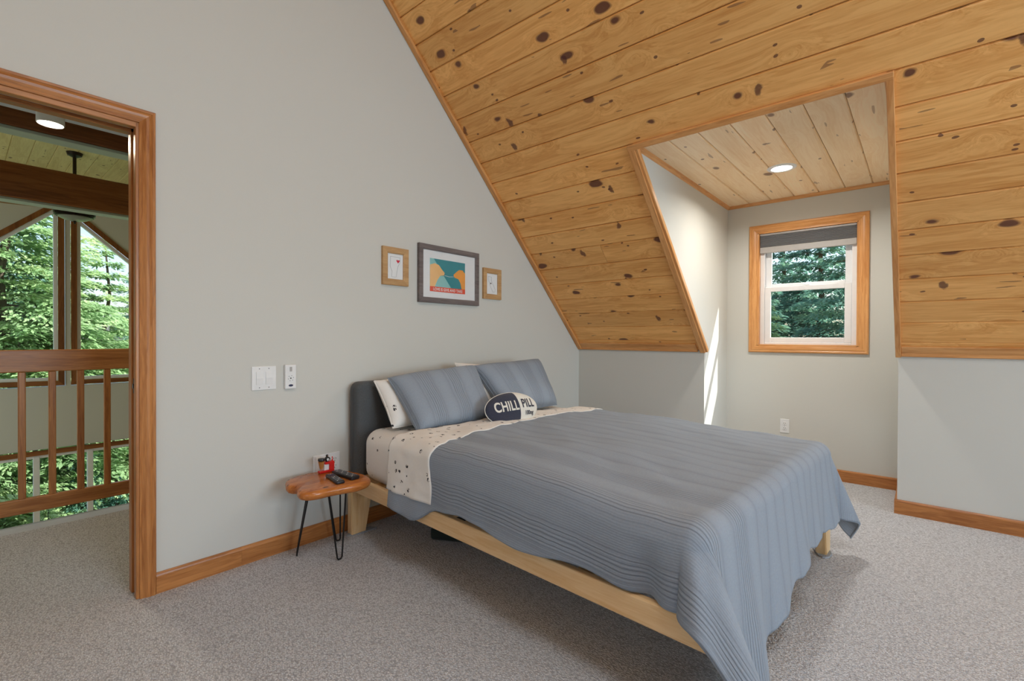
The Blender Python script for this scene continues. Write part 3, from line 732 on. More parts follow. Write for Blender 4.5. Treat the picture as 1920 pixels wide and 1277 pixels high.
# pillows from their four corners (world)
def pillow(name, label, cat, TL, TR, BR_, BL, th, mat, group=None, piping=None, pinch=.035, n=(34, 24), sag=.0, squash=.42):
    TL, TR, BR_, BL = map(Vector, (TL, TR, BR_, BL)); C0 = (TL+TR+BR_+BL)/4
    nrm = (TR-TL).cross(BL-TL).normalized()
    if nrm.y > 0: nrm = -nrm
    root = thing(name, label, cat, (BL+BR_)/2, 0, group)
    wm = Matrix.Translation((BL+BR_)/2).inverted()
    Wd, Hh = (TR-TL).length, (BL-TL).length
    def P(u, v, side):
        au, av = 1-pinch*(1-u*u)*(abs(v)**3)/1, 1-pinch*(1-v*v)*(abs(u)**3)
        uu, vv = u*(1-pinch*(1-v*v)*abs(u)**3), v*(1-pinch*1.2*(1-u*u)*abs(v)**3)
        a, b = (uu+1)/2, (1-vv)/2
        p = (TL*(1-a)+TR*a)*(1-b)+(BL*(1-a)+BR_*a)*b
        f = max(0, (1-u**4)*(1-v**4))**squash
        w = .006*noise.noise(Vector((u*2.5+C0.x*7, v*2.5, side)))+.003*noise.noise(Vector((u*7, v*7+C0.x*5, side)))
        p = p + nrm*side*(th/2*f+w*f)
        p.z += -sag*(1-u*u)*max(0, v)*.5
        return wm @ p
    vs, uv, fs = [], [], []
    nu, nv = n
    for side in (1, -1):
        for j in range(nv+1):
            for i in range(nu+1):
                u, v = -1+2*i/nu, -1+2*j/nv
                # denser towards the rim
                u, v = sin(u*pi/2), sin(v*pi/2)
                vs.append(P(u, v, side)); uv.append((u*Wd/2+(.0 if side > 0 else 3), v*Hh/2))
    o_ = (nu+1)*(nv+1)
    for j in range(nv):
        for i in range(nu):
            k = j*(nu+1)+i
            fs.append((k, k+1, k+nu+2, k+nu+1)); fs.append((o_+k, o_+k+nu+1, o_+k+nu+2, o_+k+1))
    me = mesh_from('case', vs, fs, uv)
    bm = bmesh.new(); bm.from_mesh(me); bmesh.ops.remove_doubles(bm, verts=bm.verts, dist=.0002)
    bmesh.ops.recalc_face_normals(bm, faces=bm.faces); bm.to_mesh(me); bm.free()
    for p in me.polygons: p.use_smooth = True
    obj('pillowcase', me, mat, root)
    rim = []
    for k in range(81):
        q_ = k/80*4; s_ = int(q_) % 4; f_ = q_-int(q_); e = sin((f_*2-1)*pi/2)
        u, v = [(e, 1), (1, -e), (-e, -1), (-1, e)][s_]
        rim.append(P(u, v, 1))
    b_ = bmesh.new(); bm_tube(b_, rim, .0035, 6, cap=False); obj('edge_seam', b_, piping or mat, root, smooth=1.0)
    return root
pillow('pillow', 'white printed pillow behind the left grey sham, beside the open headboard', 'pillow', (-2.405, -.155, .875), (-1.76, -.16, .885), (-1.72, -.33, .615), (-2.40, -.33, .625), .15, M['sheet'], 'white printed pillows', squash=.5)
pillow('pillow', 'white printed pillow showing only a corner between the two grey shams', 'pillow', (-1.775, -.150, .955), (-1.14, -.17, .885), (-1.08, -.34, .625), (-1.72, -.33, .615), .15, M['sheet'], 'white printed pillows')
pillow('pillow_sham', 'wide grey ribbed pillow sham on the left, nearest the stool', 'pillow', (-2.36, -.225, .893), (-1.715, -.275, .938), (-1.765, -.505, .622), (-2.345, -.49, .613), .17, M['cover'], 'grey ribbed pillow shams')
pillow('pillow_sham', 'grey ribbed pillow sham on the right with its peaked corner', 'pillow', (-1.70, -.245, .935), (-1.045, -.300, .962), (-1.035, -.47, .625), (-1.62, -.475, .622), .16, M['cover'], 'grey ribbed pillow shams')

# pill-shaped cushion with lettering
def text_mesh(s, size, bold=.0, extrude=.0, align='CENTER', spacing=1.0):
    cu = bpy.data.curves.new('lettering', 'FONT'); cu.body = s; cu.size = size; cu.offset = bold; cu.extrude = extrude
    cu.align_x = align; cu.align_y = 'CENTER'; cu.space_character = spacing; cu.resolution_u = 4
    o = bpy.data.objects.new('lettering', cu); COL.objects.link(o)
    bpy.context.view_layer.update()
    me = bpy.data.meshes.new_from_object(o.evaluated_get(bpy.context.evaluated_depsgraph_get()))
    bpy.data.objects.remove(o); bpy.data.curves.remove(cu); return me
PA, PB, PC = .222, .101, .060
pc = Vector((-1.750, -.640, .690)); tilt = radians(20)
cush = thing('pill_cushion', 'small pill-shaped cushion lettered in two tones, resting before the shams', 'cushion', pc)
PM = Matrix.Rotation(-tilt, 4, 'X') @ Matrix.Rotation(radians(-3), 4, 'Z') @ Matrix.Rotation(radians(2), 4, 'Y')  # local: x right, z up, front = -y
def pill_pt(u, w, side=-1, off=0.0):
    """u,w in metres on the cushion's face -> local point on the front"""
    q_ = (u/PA)**2+(w/PB)**2
    y = side*(PC*max(0, 1-q_)**.5+off)
    return PM @ Vector((u, y, w))
def half(dark):
    bm = bmesh.new(); bmesh.ops.create_uvsphere(bm, u_segments=64, v_segments=32, radius=1)
    bmesh.ops.rotate(bm, verts=bm.verts, cent=(0, 0, 0), matrix=Matrix.Rotation(pi/2, 3, 'Y'))
    split = .06
    geom = bm.verts[:]+bm.edges[:]+bm.faces[:]
    bmesh.ops.bisect_plane(bm, geom=geom, plane_co=(split, 0, 0), plane_no=(1, 0, 0), clear_outer=dark, clear_inner=not dark)
    for v in bm.verts:
        bow = .10*(1-v.co.z**2)*0
        v.co = PM @ Vector((v.co.x*PA+bow, v.co.y*PC, v.co.z*PB))
    return bm
obj('dark_half', half(True), M['pill_dark'], cush, smooth=1.2, label='charcoal half')
obj('cream_half', half(False), M['pill_light'], cush, smooth=1.2, label='cream half')
b_ = bmesh.new(); bm_tube(b_, [PM @ Vector((PA*1.0*cos(a), 0, PB*1.0*sin(a))) for a in [i*2*pi/72 for i in range(73)]], .003, 6, cap=False); obj('piping', b_, M['pill_light'], cush, smooth=1.0)
def put_text(s, size, cx, cz, mat, sx=1.0, bold=.0012, name='lettering', spacing=1.0):
    me = text_mesh(s, size, bold, spacing=spacing)
    bm = bmesh.new(); bm.from_mesh(me); bpy.data.meshes.remove(me)
    bmesh.ops.triangulate(bm, faces=bm.faces)
    for _ in range(3):
        long_ = [e for e in bm.edges if e.calc_length() > .006]
        if long_: bmesh.ops.subdivide_edges(bm, edges=long_, cuts=1); bmesh.ops.triangulate(bm, faces=bm.faces)
    for v in bm.verts: v.co = pill_pt(cx+v.co.x*sx, cz+v.co.y, off=.0022)
    me = bpy.data.meshes.new(name); bm.to_mesh(me); bm.free()
    obj(name, me, mat, cush)
put_text('CHILL', .082, -.088, .008, M['pill_light'], .80, .0022, spacing=1.06)
put_text('PILL', .076, .096, .016, M['pill_dark'], .84, .0016, spacing=1.1)
put_text('100mg', .036, .096, -.042, M['pill_dark'], .9, .0008)

# ------------------------------------------------------------------ live-edge stool
stl = thing('stool', 'live-edge wooden stool with three black hairpin legs beside the bed', 'stool', (-2.74, -.24, 0))
outline = [(-2.907, -.150), (-2.872, -.085), (-2.80, -.060), (-2.723, -.058), (-2.66, -.080), (-2.615, -.112), (-2.575, -.18), (-2.556, -.27), (-2.560, -.345), (-2.590, -.405),
           (-2.66, -.425), (-2.73, -.412), (-2.80, -.398), (-2.86, -.392), (-2.905, -.372), (-2.925, -.335), (-2.915, -.290), (-2.893, -.262), (-2.900, -.225), (-2.918, -.190)]
def smooth_loop(pts, n=4):
    out = []; m = len(pts)
    for i in range(m):
        p0, p1, p2, p3 = [Vector((*pts[(i+k-1) % m], 0)) for k in range(4)]
        for k in range(n):
            t = k/n; out.append(.5*((2*p1)+(-p0+p2)*t+(2*p0-5*p1+4*p2-p3)*t*t+(-p0+3*p1-3*p2+p3)*t**3))
    return out
ol = smooth_loop(outline); cc = sum(ol, Vector())/len(ol)
bm = bmesh.new(); rings = []
for z, ins in ((.355, .022), (.360, .010), (.370, .002), (.380, 0), (.390, .002), (.397, .008), (.4005, .018)):
    rings.append([bm.verts.new((cc+(p-cc)*(1-ins/(p-cc).length)*(1+.012*noise.noise(Vector((p.x*30, p.y*30, z*40)))) + Vector((0, 0, z)))) for p in ol])
for A, B in zip(rings, rings[1:]):
    for k in range(len(ol)): bm.faces.new((A[k], A[(k+1) % len(ol)], B[(k+1) % len(ol)], B[k]))
bm.faces.new(rings[0][::-1]); bm.faces.new(rings[-1])
obj('seat', bm, M['slab'], stl, world=True, smooth=1.0, label='orange-brown live-edge slab')
def hairpin(a, b, f0, f1):
    bm = bmesh.new(); z1 = .354
    bm_tube(bm, [(a[0], a[1], z1), (f0[0], f0[1], .014), (f0[0]*.8+f1[0]*.2, f0[1]*.8+f1[1]*.2, .0045), (f0[0]*.2+f1[0]*.8, f0[1]*.2+f1[1]*.8, .0045), (f1[0], f1[1], .014), (b[0], b[1], z1)], .0042, 8)
    mx, my = (a[0]+b[0])/2, (a[1]+b[1])/2
    an = math.atan2(b[1]-a[1], b[0]-a[0]); L = hypot(b[0]-a[0], b[1]-a[1])/2+.012
    bm_box(bm, (-L, -.014, z1-.0005), (L, .014, z1+.0035), 0, 1, Matrix.Translation((mx, my, 0)) @ Matrix.Rotation(an, 4, 'Z'))
    obj('leg', bm, M['black'], stl, world=True, smooth=.8)
hairpin((-2.785, -.345), (-2.685, -.335), (-2.724, -.320), (-2.697, -.318))
hairpin((-2.800, -.185), (-2.765, -.105), (-2.838, -.125), (-2.826, -.100))
hairpin((-2.670, -.115), (-2.612, -.150), (-2.612, -.105), (-2.590, -.112))

def remote(label, x, y, rz, w, l, h, z, blue):
    t = thing('remote_control', label, 'remote', (x, y, z), rz, 'remotes on the stool')
    obj('body', box((-w/2, -l/2, 0), (w/2, l/2, h), .006, 3), M['blackp'], t, smooth=.8)
    rows = 8 if blue else 11
    for r_ in range(rows):
        for c_ in (-1, 0, 1):
            yy = l/2-.018-r_*(l-.032)/(rows-1); xx = c_*w*.27; s_ = w*.085
            if blue and 1 <= r_ <= 2: continue
            m_ = M['grey'] if (r_+c_) % 3 else M['blind_rail']
            obj('button', box((xx-s_, yy-.0035, h-.0008), (xx+s_, yy+.0035, h+.0014), .0008), m_, t)
    if blue:
        b_ = bmesh.new(); bm_lathe(b_, [(.0045, 0), (.0125, 0), (.0115, .002), (.0045, .002)], c=(0, l/2-.040, h-.0008), n=20); obj('direction_pad', b_, M['navy'], t)
    return t
remote('small black remote with a blue pad, nearer the front of the stool', -2.722, -.292, radians(-9.5), .042, .165, .017, .4006, True)
remote('longer black remote lying behind, on the bed side of the stool', -2.652, -.272, radians(2.5), .048, .185, .020, .4006, False)

# small ornament
tz = .4005
toy = thing('novelty_ornament', 'small red ornament with a tiny penguin on top at the back of the stool', 'ornament', (-2.675, -.118, tz))
bm = bmesh.new(); bm_box(bm, (-.042, -.014, 0), (.040, .014, .012), .002); bm_box(bm, (.012, -.014, .012), (.040, .014, .056), .002); bm_box(bm, (-.012, -.014, .044), (.012, .014, .056), .002)
obj('red_bracket', bm, M['red'], toy)
obj('white_panel', box((-.014, -.006, .012), (.012, .008, .044), .001), M['paper'], toy)
bm = bmesh.new(); prof = [(0, .020)]
for k in range(8): prof += [(.0075+.0011*k, .022+.0055*k), (.0088+.0011*k, .0245+.0055*k)]
prof += [(0, .068)]; bm_lathe(bm, prof, c=(-.030, -.004, 0), n=20); cup = obj('ribbed_cup', bm, M['toy_brown'], toy, smooth=.5)
bm = bmesh.new(); bm_lathe(bm, [(0, .067), (.017, .067), (.0185, .071), (.0165, .079), (0, .080)], c=(-.030, -.004, 0), n=20); obj('lid', bm, M['blackp'], cup)
bm = bmesh.new(); bm_tube(bm, [(.034, 0, .056), (.034, 0, .066), (.034, 0, .078)], [.005, .0022, .0030], 10); obj('antenna', bm, M['red'], toy)
bm = bmesh.new(); bm_lathe(bm, [(0, .056), (.0085, .057), (.0115, .066), (.0095, .078), (.006, .083), (0, .084)], c=(.004, 0, 0), n=18); pg = obj('penguin', bm, M['blackp'], toy, smooth=.8)
bm = bmesh.new(); bmesh.ops.create_uvsphere(bm, u_segments=14, v_segments=10, radius=1, matrix=Matrix.Translation((.004, -.0052, .068)) @ Matrix.Diagonal((.0078, .0066, .0105, 1))); obj('white_belly', bm, M['paper'], pg, smooth=1)
bm = bmesh.new(); bmesh.ops.create_uvsphere(bm, u_segments=14, v_segments=10, radius=.0068, matrix=Matrix.Translation((.004, 0, .0875))); obj('head', bm, M['blackp'], pg, smooth=1)
bm = bmesh.new()
for s_ in (-1, 1): bm_tube(bm, [(.004+s_*.009, 0, .078), (.004+s_*.015, -.002, .070), (.004+s_*.016, -.003, .060)], [.003, .0028, .001], 8)
obj('wings', bm, M['blackp'], pg)
bm = bmesh.new(); bm_tube(bm, [(.004, -.005, .087), (.004, -.012, .0862)], [.002, .0004], 6); obj('beak', bm, M['poster_orange'], pg)

# pads under the bed legs, bag under the bed
def pad(label, x, y, rz, w, l):
    pts = [Vector((w/2*cos(a)*(1+.22*sin(3*a+x)), l/2*sin(a)*(1+.2*cos(2*a)), 0)) for a in [i*2*pi/28 for i in range(28)]]
    bm = bmesh.new(); r0 = [bm.verts.new(p) for p in pts]; r1 = [bm.verts.new(p*.96+Vector((0, 0, .006+.003*sin(i)))) for i, p in enumerate(pts)]
    for i in range(28): bm.faces.new((r0[i], r0[(i+1) % 28], r1[(i+1) % 28], r1[i]))
    bm.faces.new(r1); bm.faces.new(r0[::-1])
    o = obj('floor_pad', bm, M['felt']); o.matrix_basis = Matrix.Translation((x, y, .0005)) @ Matrix.Rotation(rz, 4, 'Z'); tag(o, label, 'pad', 'felt pads under the bed legs')
pad('crumpled grey felt pad under the bed leg beside the stool', -2.440, -.088, -.1, .17, .075)
pad('grey felt pad under the far foot-end bed leg', -.985, -2.155, .3, .15, .10)
bag = thing('storage_bag', 'flat dark fabric bag lying under the middle of the bed', 'bag', (-2.12, -.70, 0), .5)
bm = super_box(-.02, .50, -.16, .26, .0, .075, .02, 3); obj('body', bm, M['bag'], bag, smooth=1)
bm = bmesh.new(); bm_tube(bm, [(0, -.158, .05), (.24, -.163, .05), (.48, -.158, .05)], .003, 6); obj('zip', bm, M['black'], bag)

# ------------------------------------------------------------------ pictures
def picture(name, label, x0, x1, z0, z1, fwid, dep, fmat, group=None):
    cx, cz = (x0+x1)/2, (z0+z1)/2; w, h = (x1-x0)/2, (z1-z0)/2
    t = thing(name, label, 'picture', (cx, 0, cz), 0, group)
    pr_ = [(0, 0), (0, dep), (fwid*.8, dep), (fwid, dep-.004), (fwid, 0)]
    k = fwid/.058
    prf = [(a/k, b) for a, b in pr_]
    for A, B, inn in (((-w, -.0005, -h), (-w, -.0005, h), (1, 0, 0)), ((w, -.0005, -h), (w, -.0005, h), (-1, 0, 0)), ((-w, -.0005, h), (w, -.0005, h), (0, 0, -1)), ((-w, -.0005, -h), (w, -.0005, -h), (0, 0, 1))):
        obj('frame_side', casing_bm(A, B, inn, (0, -1, 0), fwid, prof=prf), fmat, t)
    mt = obj('mount', box((-w+fwid-.002, -.001, -h+fwid-.002), (w-fwid+.002, -dep+.010, h-fwid+.002)), M['paper'], t)
    return t, mt, -dep+.010
def flat(nm, pts, y, mat, par, th=.0006):
    """pts in (x,z)"""
    obj(nm, prism(pts, 1, y, y-th), mat, par)
def line(nm, pts, y, r, mat, par):
    b_ = bmesh.new(); bm_tube(b_, [(p[0], y, p[1]) for p in pts], r, 5); obj(nm, b_, mat, par)
t1, m1, y1_ = picture('picture_frame', 'large grey-framed teal and orange print, middle of the three pictures', -1.976, -1.415, 1.364, 1.756, .036, .024, M['frame_grey'])
X = lambda p: [((a+.1625*0), b) for a, b in p]
pw0, pw1, pz0, pz1 = -1.879+1.6955, -1.552+1.6955, 1.442-1.56, 1.667-1.56
prn = obj('print', prism([(pw0, pz0), (pw1, pz0), (pw1, pz1), (pw0, pz1)], 1, y1_, y1_-.0006), M['poster_teal'], m1)
yy = y1_-.0006; W_, H_ = pw1-pw0, pz1-pz0
Q = lambda L: [(pw0+a*W_, pz0+b*H_) for a, b in L]
flat('light_facet', Q([(.10, .13), (.60, .13), (.38, .50), (.22, .50)]), yy, M['poster_teal_light'], m1)
flat('light_facet', Q([(0, .80), (0, 1), (.10, 1), (.22, .80)]), yy, M['poster_teal_light'], m1)
flat('tan_shape', Q([(0, .13), (.12, .13), (.20, .36), (.28, .50), (.38, .52), (.40, .60), (.32, .70), (.24, .82), (.13, .86), (0, .80)]), yy-.0006, M['poster_tan'], m1)
flat('orange_shape', Q([(1, .13), (.90, .13), (.86, .34), (.80, .46), (.68, .50), (.65, .58), (.74, .68), (.82, .76), (.92, .76), (1, .66)]), yy-.0006, M['poster_orange'], m1)
flat('red_band', Q([(0, 0), (1, 0), (1, .15), (0, .15)]), yy-.0012, M['poster_red'], m1)
line('white_line', Q([(.40, .52), (.53, .50), (.66, .52)]), yy-.0012, .0013, M['paper'], m1)
me = text_mesh('LOVE IS GIVE AND TAKE', .0268, .0004)
bm = bmesh.new(); bm.from_mesh(me); bpy.data.meshes.remove(me)
bmesh.ops.transform(bm, matrix=Matrix.Translation(((pw0+pw1)/2, yy-.0024, pz0+.016)) @ Matrix.Rotation(pi/2, 4, 'X') @ Matrix.Diagonal((.93, 1, 1, 1)), verts=bm.verts)
obj('lettering', bm, M['paper'], m1)
obj('picture_glass', box((-.2455, -.0195, -.161), (.2455, -.0205, .161)), M['clear_glass'], t1)
t2, m2, y2_ = picture('picture_frame', 'small tan-framed line map with a red heart, left of the large picture', -2.2535, -2.058, 1.457, 1.695, .039, .018, M['kraft'], 'small tan frames')
line('map_outline', [(-.036, .062), (.038, .060), (.036, .030), (.020, .000), (.012, -.040), (.008, -.066), (-.026, -.066), (-.024, -.030), (-.038, .000), (-.036, .030), (-.036, .062)], y2_-.0006, .0009, M['ink'], m2)
flat('heart', [(.022, .022), (.034, .036), (.034, .042), (.028, .045), (.022, .040), (.016, .045), (.010, .042), (.010, .036)], y2_, M['heart'], m2)
t3, m3, y3_ = picture('picture_frame', 'small tan-framed line map with a dark dot, right of the large picture', -1.358, -1.158, 1.425, 1.661, .039, .018, M['kraft'], 'small tan frames')
line('map_outline', [(-.040, .056), (-.004, .054), (-.006, .022), (.020, -.012), (.038, -.040), (.036, -.058), (.012, -.062), (-.004, -.040), (-.022, -.010), (-.032, .016), (-.040, .036), (-.040, .056)], y3_-.0006, .0009, M['ink'], m3)
b_ = bmesh.new(); bm_lathe(b_, [(0, 0), (.006, 0), (.006, .0008), (0, .0008)], n=14, mat=Matrix.Translation((-.012, y3_, .004)) @ Matrix.Rotation(pi/2, 4, 'X')); obj('dot', b_, M['poster_black'], m3)

# ------------------------------------------------------------------ hall and great room beyond the door
YG = 6.0; ZG = 3.1
RL = thing('railing', 'dark-stained wooden railing across the open loft beyond the door', 'railing', (-3.2, 1.5, 0))
obj('top_rail', box((-5.6, 1.482, .912), (-.2, 1.518, 1.045), .006, 2), M['trim_x'], RL, world=True)
obj('bottom_rail', box((-5.6, 1.482, .072), (-.2, 1.518, .160), .005, 2), M['trim_x'], RL, world=True)
bme = bpy.data.meshes.new('baluster'); b_ = bmesh.new(); bm_box(b_, (-.0165, -.0165, .158), (.0165, .0165, .914), .004, 1); b_.to_mesh(bme); b_.free()
for i in range(-13, 23):
    obj('baluster', bme, M['trim_z'], RL, mw=Matrix.Translation((-3.721+i*.1305+3.2, 0, 0)))
for x in (-5.6, -.2): obj('newel_post', box((x-.045, 1.455, .001), (x+.045, 1.545, 1.12), .006, 2), M['trim_z'], RL, world=True)
soff = struct('ceiling', box((XL, .12, 2.42), (0, 1.26, 2.52)), M['wall'], label='painted hall soffit beyond the door')
struct('trim_8', box((XL, 1.275, 2.405), (0, 1.335, 2.50), .004), M['strip'], label='pale painted strip along the edge of the hall soffit')
b1 = sroot('trim_9', 'stained wooden beam over the loft edge')
obj('beam', box((XL, 1.48, 2.355), (0, 1.62, 2.60), .006), M['beam_x'], b1)
obj('underside_sheen_strip', box((XL, 1.490, 2.335), (0, 1.61, 2.3548), .003), M['beam_sheen'], b1)  # added strip, painted as the window sheen on the beam's underside
b2 = sroot('trim_10', 'stained wooden cross beam high in the great room')
obj('beam', box((XL, 3.10, 2.262), (0, 3.26, 2.55), .008), M['beam_x'], b2)
obj('underside_sheen_strip', box((XL, 3.115, 2.240), (0, 3.245, 2.2618), .003), M['beam_sheen'], b2)  # same painted reflection strip added below the cross beam
cg = struct('ceiling', box((-4.45, .12, ZG+.018), (-1.95, YG, ZG+.06)), M['pine_far'], label='flat board ceiling of the great room')
for i in range(15):
    x = -4.43+i*.165
    me = bpy.data.meshes.get('far_plank')
    if me is None:
        b_ = bmesh.new(); bm_prism(b_, [(.006, 0), (.159, 0), (.1645, .006), (.1645, .018), (.0005, .018), (.0005, .006)], 1, .13, YG-.005); bmesh.ops.recalc_face_normals(b_, faces=b_.faces); me = bpy.data.meshes.new('far_plank'); b_.to_mesh(me); b_.free()
    obj('plank', me, M['pine_far'], cg, mw=Matrix.Translation((x, 0, ZG+random.uniform(0, .002))))
struct('ceiling', prism([(-1.96, ZG+.01), (-1.96, ZG+.1), (.1, HK+.05), (.1, HK-.05)], 1, .12, YG), M['pine_far'], label='east slope of the great room ceiling')
struct('ceiling', prism([(-4.44, ZG+.01), (-4.44, ZG+.1), (XL-.1, HK+.15), (XL-.1, HK+.05)], 1, .12, YG), M['pine_far'], label='west slope of the great room ceiling')
struct('wall_great_room_east', box((0, .12, -2.75), (.1, YG, HK+.06)), M['wall'])
struct('wall_great_room_west', box((XL, .12, -2.75), (XL-.1, YG, HK+.16)), M['wall'])
struct('wall_under_loft', box((XL, 1.38, -2.75), (0, 1.50, -.202)), M['wall'])
struct('floor', box((XL, 1.5, -2.85), (0, YG, -2.75)), M['birch_x'], label='wooden floor of the lower great room')
zl = lambda x: 2.767-.93*(-3.123-x)
zr = lambda x: 2.60-.885*(x+2.837)
bm = bmesh.new()
T = .12
for (a, b) in (((XL, -.33), (0, .47)), ((XL, -2.75), (0, -2.2)), ((XL, -2.2), (-5.4, -.33)), ((-.9, -2.2), (0, -.33)), ((-3.035, .47), (-2.985, 2.9)), ((XL, .47), (-5.3, 1.0)), ((-.95, .47), (0, .95))):
    bm_box(bm, (a[0], YG, a[1]), (b[0], YG+T, b[1]))
bm_prism(bm, [(-5.3, zl(-5.3)+.06), (-3.035, zl(-3.035)+.06), (-3.035, ZG+.02), (-4.45, ZG+.02), (XL, 1.0), (-5.3, 1.0)], 1, YG, YG+T)
bm_prism(bm, [(-.95, .95), (0, .95), (0, 1.1), (-2.0, ZG+.02), (-2.985, ZG+.02), (-2.985, zr(-2.985)+.06), (-.95, max(.96, zr(-.95)+.06))], 1, YG, YG+T)
bm_box(bm, (-3.06, YG, 2.7), (-2.96, YG+T, ZG+.02))
struct('wall_gable', bm, M['wall'])
def gable_window(n, quad, label, mull=()):
    """quad: inner (glass) outline in (x,z), trimmed on the room side"""
    w = sroot('window_%d' % n, label); c = Vector((sum(p[0] for p in quad)/len(quad), 0, sum(p[1] for p in quad)/len(quad)))
    m = len(quad)
    cen = [Vector((p[0], 0, p[1])) for p in quad]
    def offset(dist):
        out = []
        for i in range(m):
            p0, p1, p2 = cen[i-1], cen[i], cen[(i+1) % m]
            n1 = Vector((-(p1-p0).z, 0, (p1-p0).x)).normalized(); n2 = Vector((-(p2-p1).z, 0, (p2-p1).x)).normalized()
            if n1.dot(p1-c) < 0: n1 = -n1
            if n2.dot(p1-c) < 0: n2 = -n2
            bis = (n1+n2).normalized(); out.append(p1+bis*dist/max(.3, bis.dot(n1)))
        return out
    o0, o1, o2 = offset(.0), offset(.018), offset(.078)
    for i in range(m):
        j = (i+1) % m
        A, B, C_, D_ = o1[i], o1[j], o2[j], o2[i]
        obj('casing', prism([(A.x, A.z), (B.x, B.z), (C_.x, C_.z), (D_.x, D_.z)], 1, YG-.018, YG+.001), M['beam_x'] if abs(A.z-B.z) < .2 else M['beam_z'], w)
        A, B, C_, D_ = offset(-.022)[i], offset(-.022)[j], o1[j], o1[i]
        obj('sash', prism([(A.x, A.z), (B.x, B.z), (C_.x, C_.z), (D_.x, D_.z)], 1, YG+.012, YG+.075), M['vinyl'], w)
    obj('pane', prism([(p.x, p.z) for p in offset(-.020)], 1, YG+.04, YG+.046), M['glass'], w)
    for x in mull:
        zs = [p.z for p in cen]; obj('mullion', box((x-.03, YG+.005, min(zs)), (x+.03, YG+.08, max(zs)), .004), M['vinyl'], w)
gable_window(2, [(-5.2, .60), (-3.125, .56), (-3.125, zl(-3.125)), (-5.2, zl(-5.2))], 'left trapezoid gable window of the great room')
gable_window(3, [(-2.905, .56), (-1.05, .56), (-1.05, zr(-1.05)), (-2.905, zr(-2.905))], 'right trapezoid gable window of the great room')
gable_window(4, [(-5.35, -2.15), (-.95, -2.15), (-.95, -.42), (-5.35, -.42)], 'lower row of great room windows', mull=(-4.9, -4.36, -3.83, -3.31, -2.79, -2.27, -1.75, -1.25))

hl = thing('ceiling_lamp', 'white drum ceiling lamp lit in the hall beyond the door', 'lamp', (-3.622, 1.20, 2.42))
bm = bmesh.new(); bm_lathe(bm, [(0, 0), (.031, 0), (.031, -.040), (0, -.040)], n=28); obj('canopy', bm, M['white'], hl, smooth=.5)
bm = bmesh.new(); bm_lathe(bm, [(0, -.038), (.056, -.038), (.060, -.042), (.060, -.092), (.056, -.096), (.053, -.090), (0, -.088)], n=40); obj('drum', bm, M['white'], hl, smooth=.5)
bm = bmesh.new(); bm_lathe(bm, [(0, -.0915), (.0525, -.0915), (.0525, -.089), (0, -.089)], n=36); obj('lens', bm, M['lampon'], hl)
lamp('hall_lamp', 'AREA', (-3.622, 1.20, 2.42-.104), (0, 0, -1), 7, (1, .84, .62), shape='DISK', size=.14)

fx, fy = -3.135, 4.4
fan = thing('ceiling_fan', 'bronze ceiling fan with a glass bowl behind the high cross beam', 'fan', (fx, fy, ZG))
bm = bmesh.new(); bm_lathe(bm, [(0, 0), (.07, 0), (.06, -.03), (.02, -.05), (0, -.05)], n=24); obj('canopy', bm, M['bronze'], fan, smooth=.7)
bm = bmesh.new(); bm_tube(bm, [(0, 0, -.04), (0, 0, -.50)], .016, 12); obj('downrod', bm, M['bronze'], fan)
bm = bmesh.new(); bm_lathe(bm, [(0, -.48), (.05, -.49), (.13, -.52), (.14, -.57), (.10, -.61), (.17, -.625), (.175, -.645), (.165, -.65), (0, -.65)], n=32); obj('motor', bm, M['bronze'], fan, smooth=.7)
bm = bmesh.new(); bm_lathe(bm, [(.150, -.648), (.172, -.656), (.172, -.662), (.160, -.666), (.168, -.672), (.168, -.678), (.152, -.682), (.158, -.688), (.150, -.694), (.13, -.696)], n=36); obj('light_ring', bm, M['bronze'], fan, smooth=.4)
bm = bmesh.new(); bm_lathe(bm, [(.142, -.690), (.125, -.705), (.09, -.722), (.05, -.731), (0, -.734)], n=32); bw = obj('glass_bowl', bm, M['bowl'], fan, smooth=1)
bm = bmesh.new(); bm_lathe(bm, [(0, -.728), (.012, -.733), (.016, -.742), (.006, -.750), (.010, -.760), (0, -.768)], n=14); obj('finial', bm, M['bronze'], bw, smooth=1)
for k in range(5):
    a = k*2*pi/5+.35
    mtx = Matrix.Rotation(a, 4, 'Z') @ Matrix.Translation((0, 0, -.60)) @ Matrix.Rotation(radians(11), 4, 'X')
    bm = bmesh.new(); pts = [(.20, -.045), (.30, -.062), (.55, -.066), (.62, -.05), (.64, 0), (.62, .05), (.55, .066), (.30, .062), (.20, .045)]
    bm_prism(bm, pts, 2, 0, .006); bmesh.ops.transform(bm, matrix=mtx, verts=bm.verts); bl = obj('blade', bm, M['beam_x'], fan)
    bm = bmesh.new(); bm_box(bm, (.10, -.018, -.004), (.26, .018, .0), .001); bmesh.ops.transform(bm, matrix=mtx, verts=bm.verts); obj('blade_iron', bm, M['bronze'], bl)

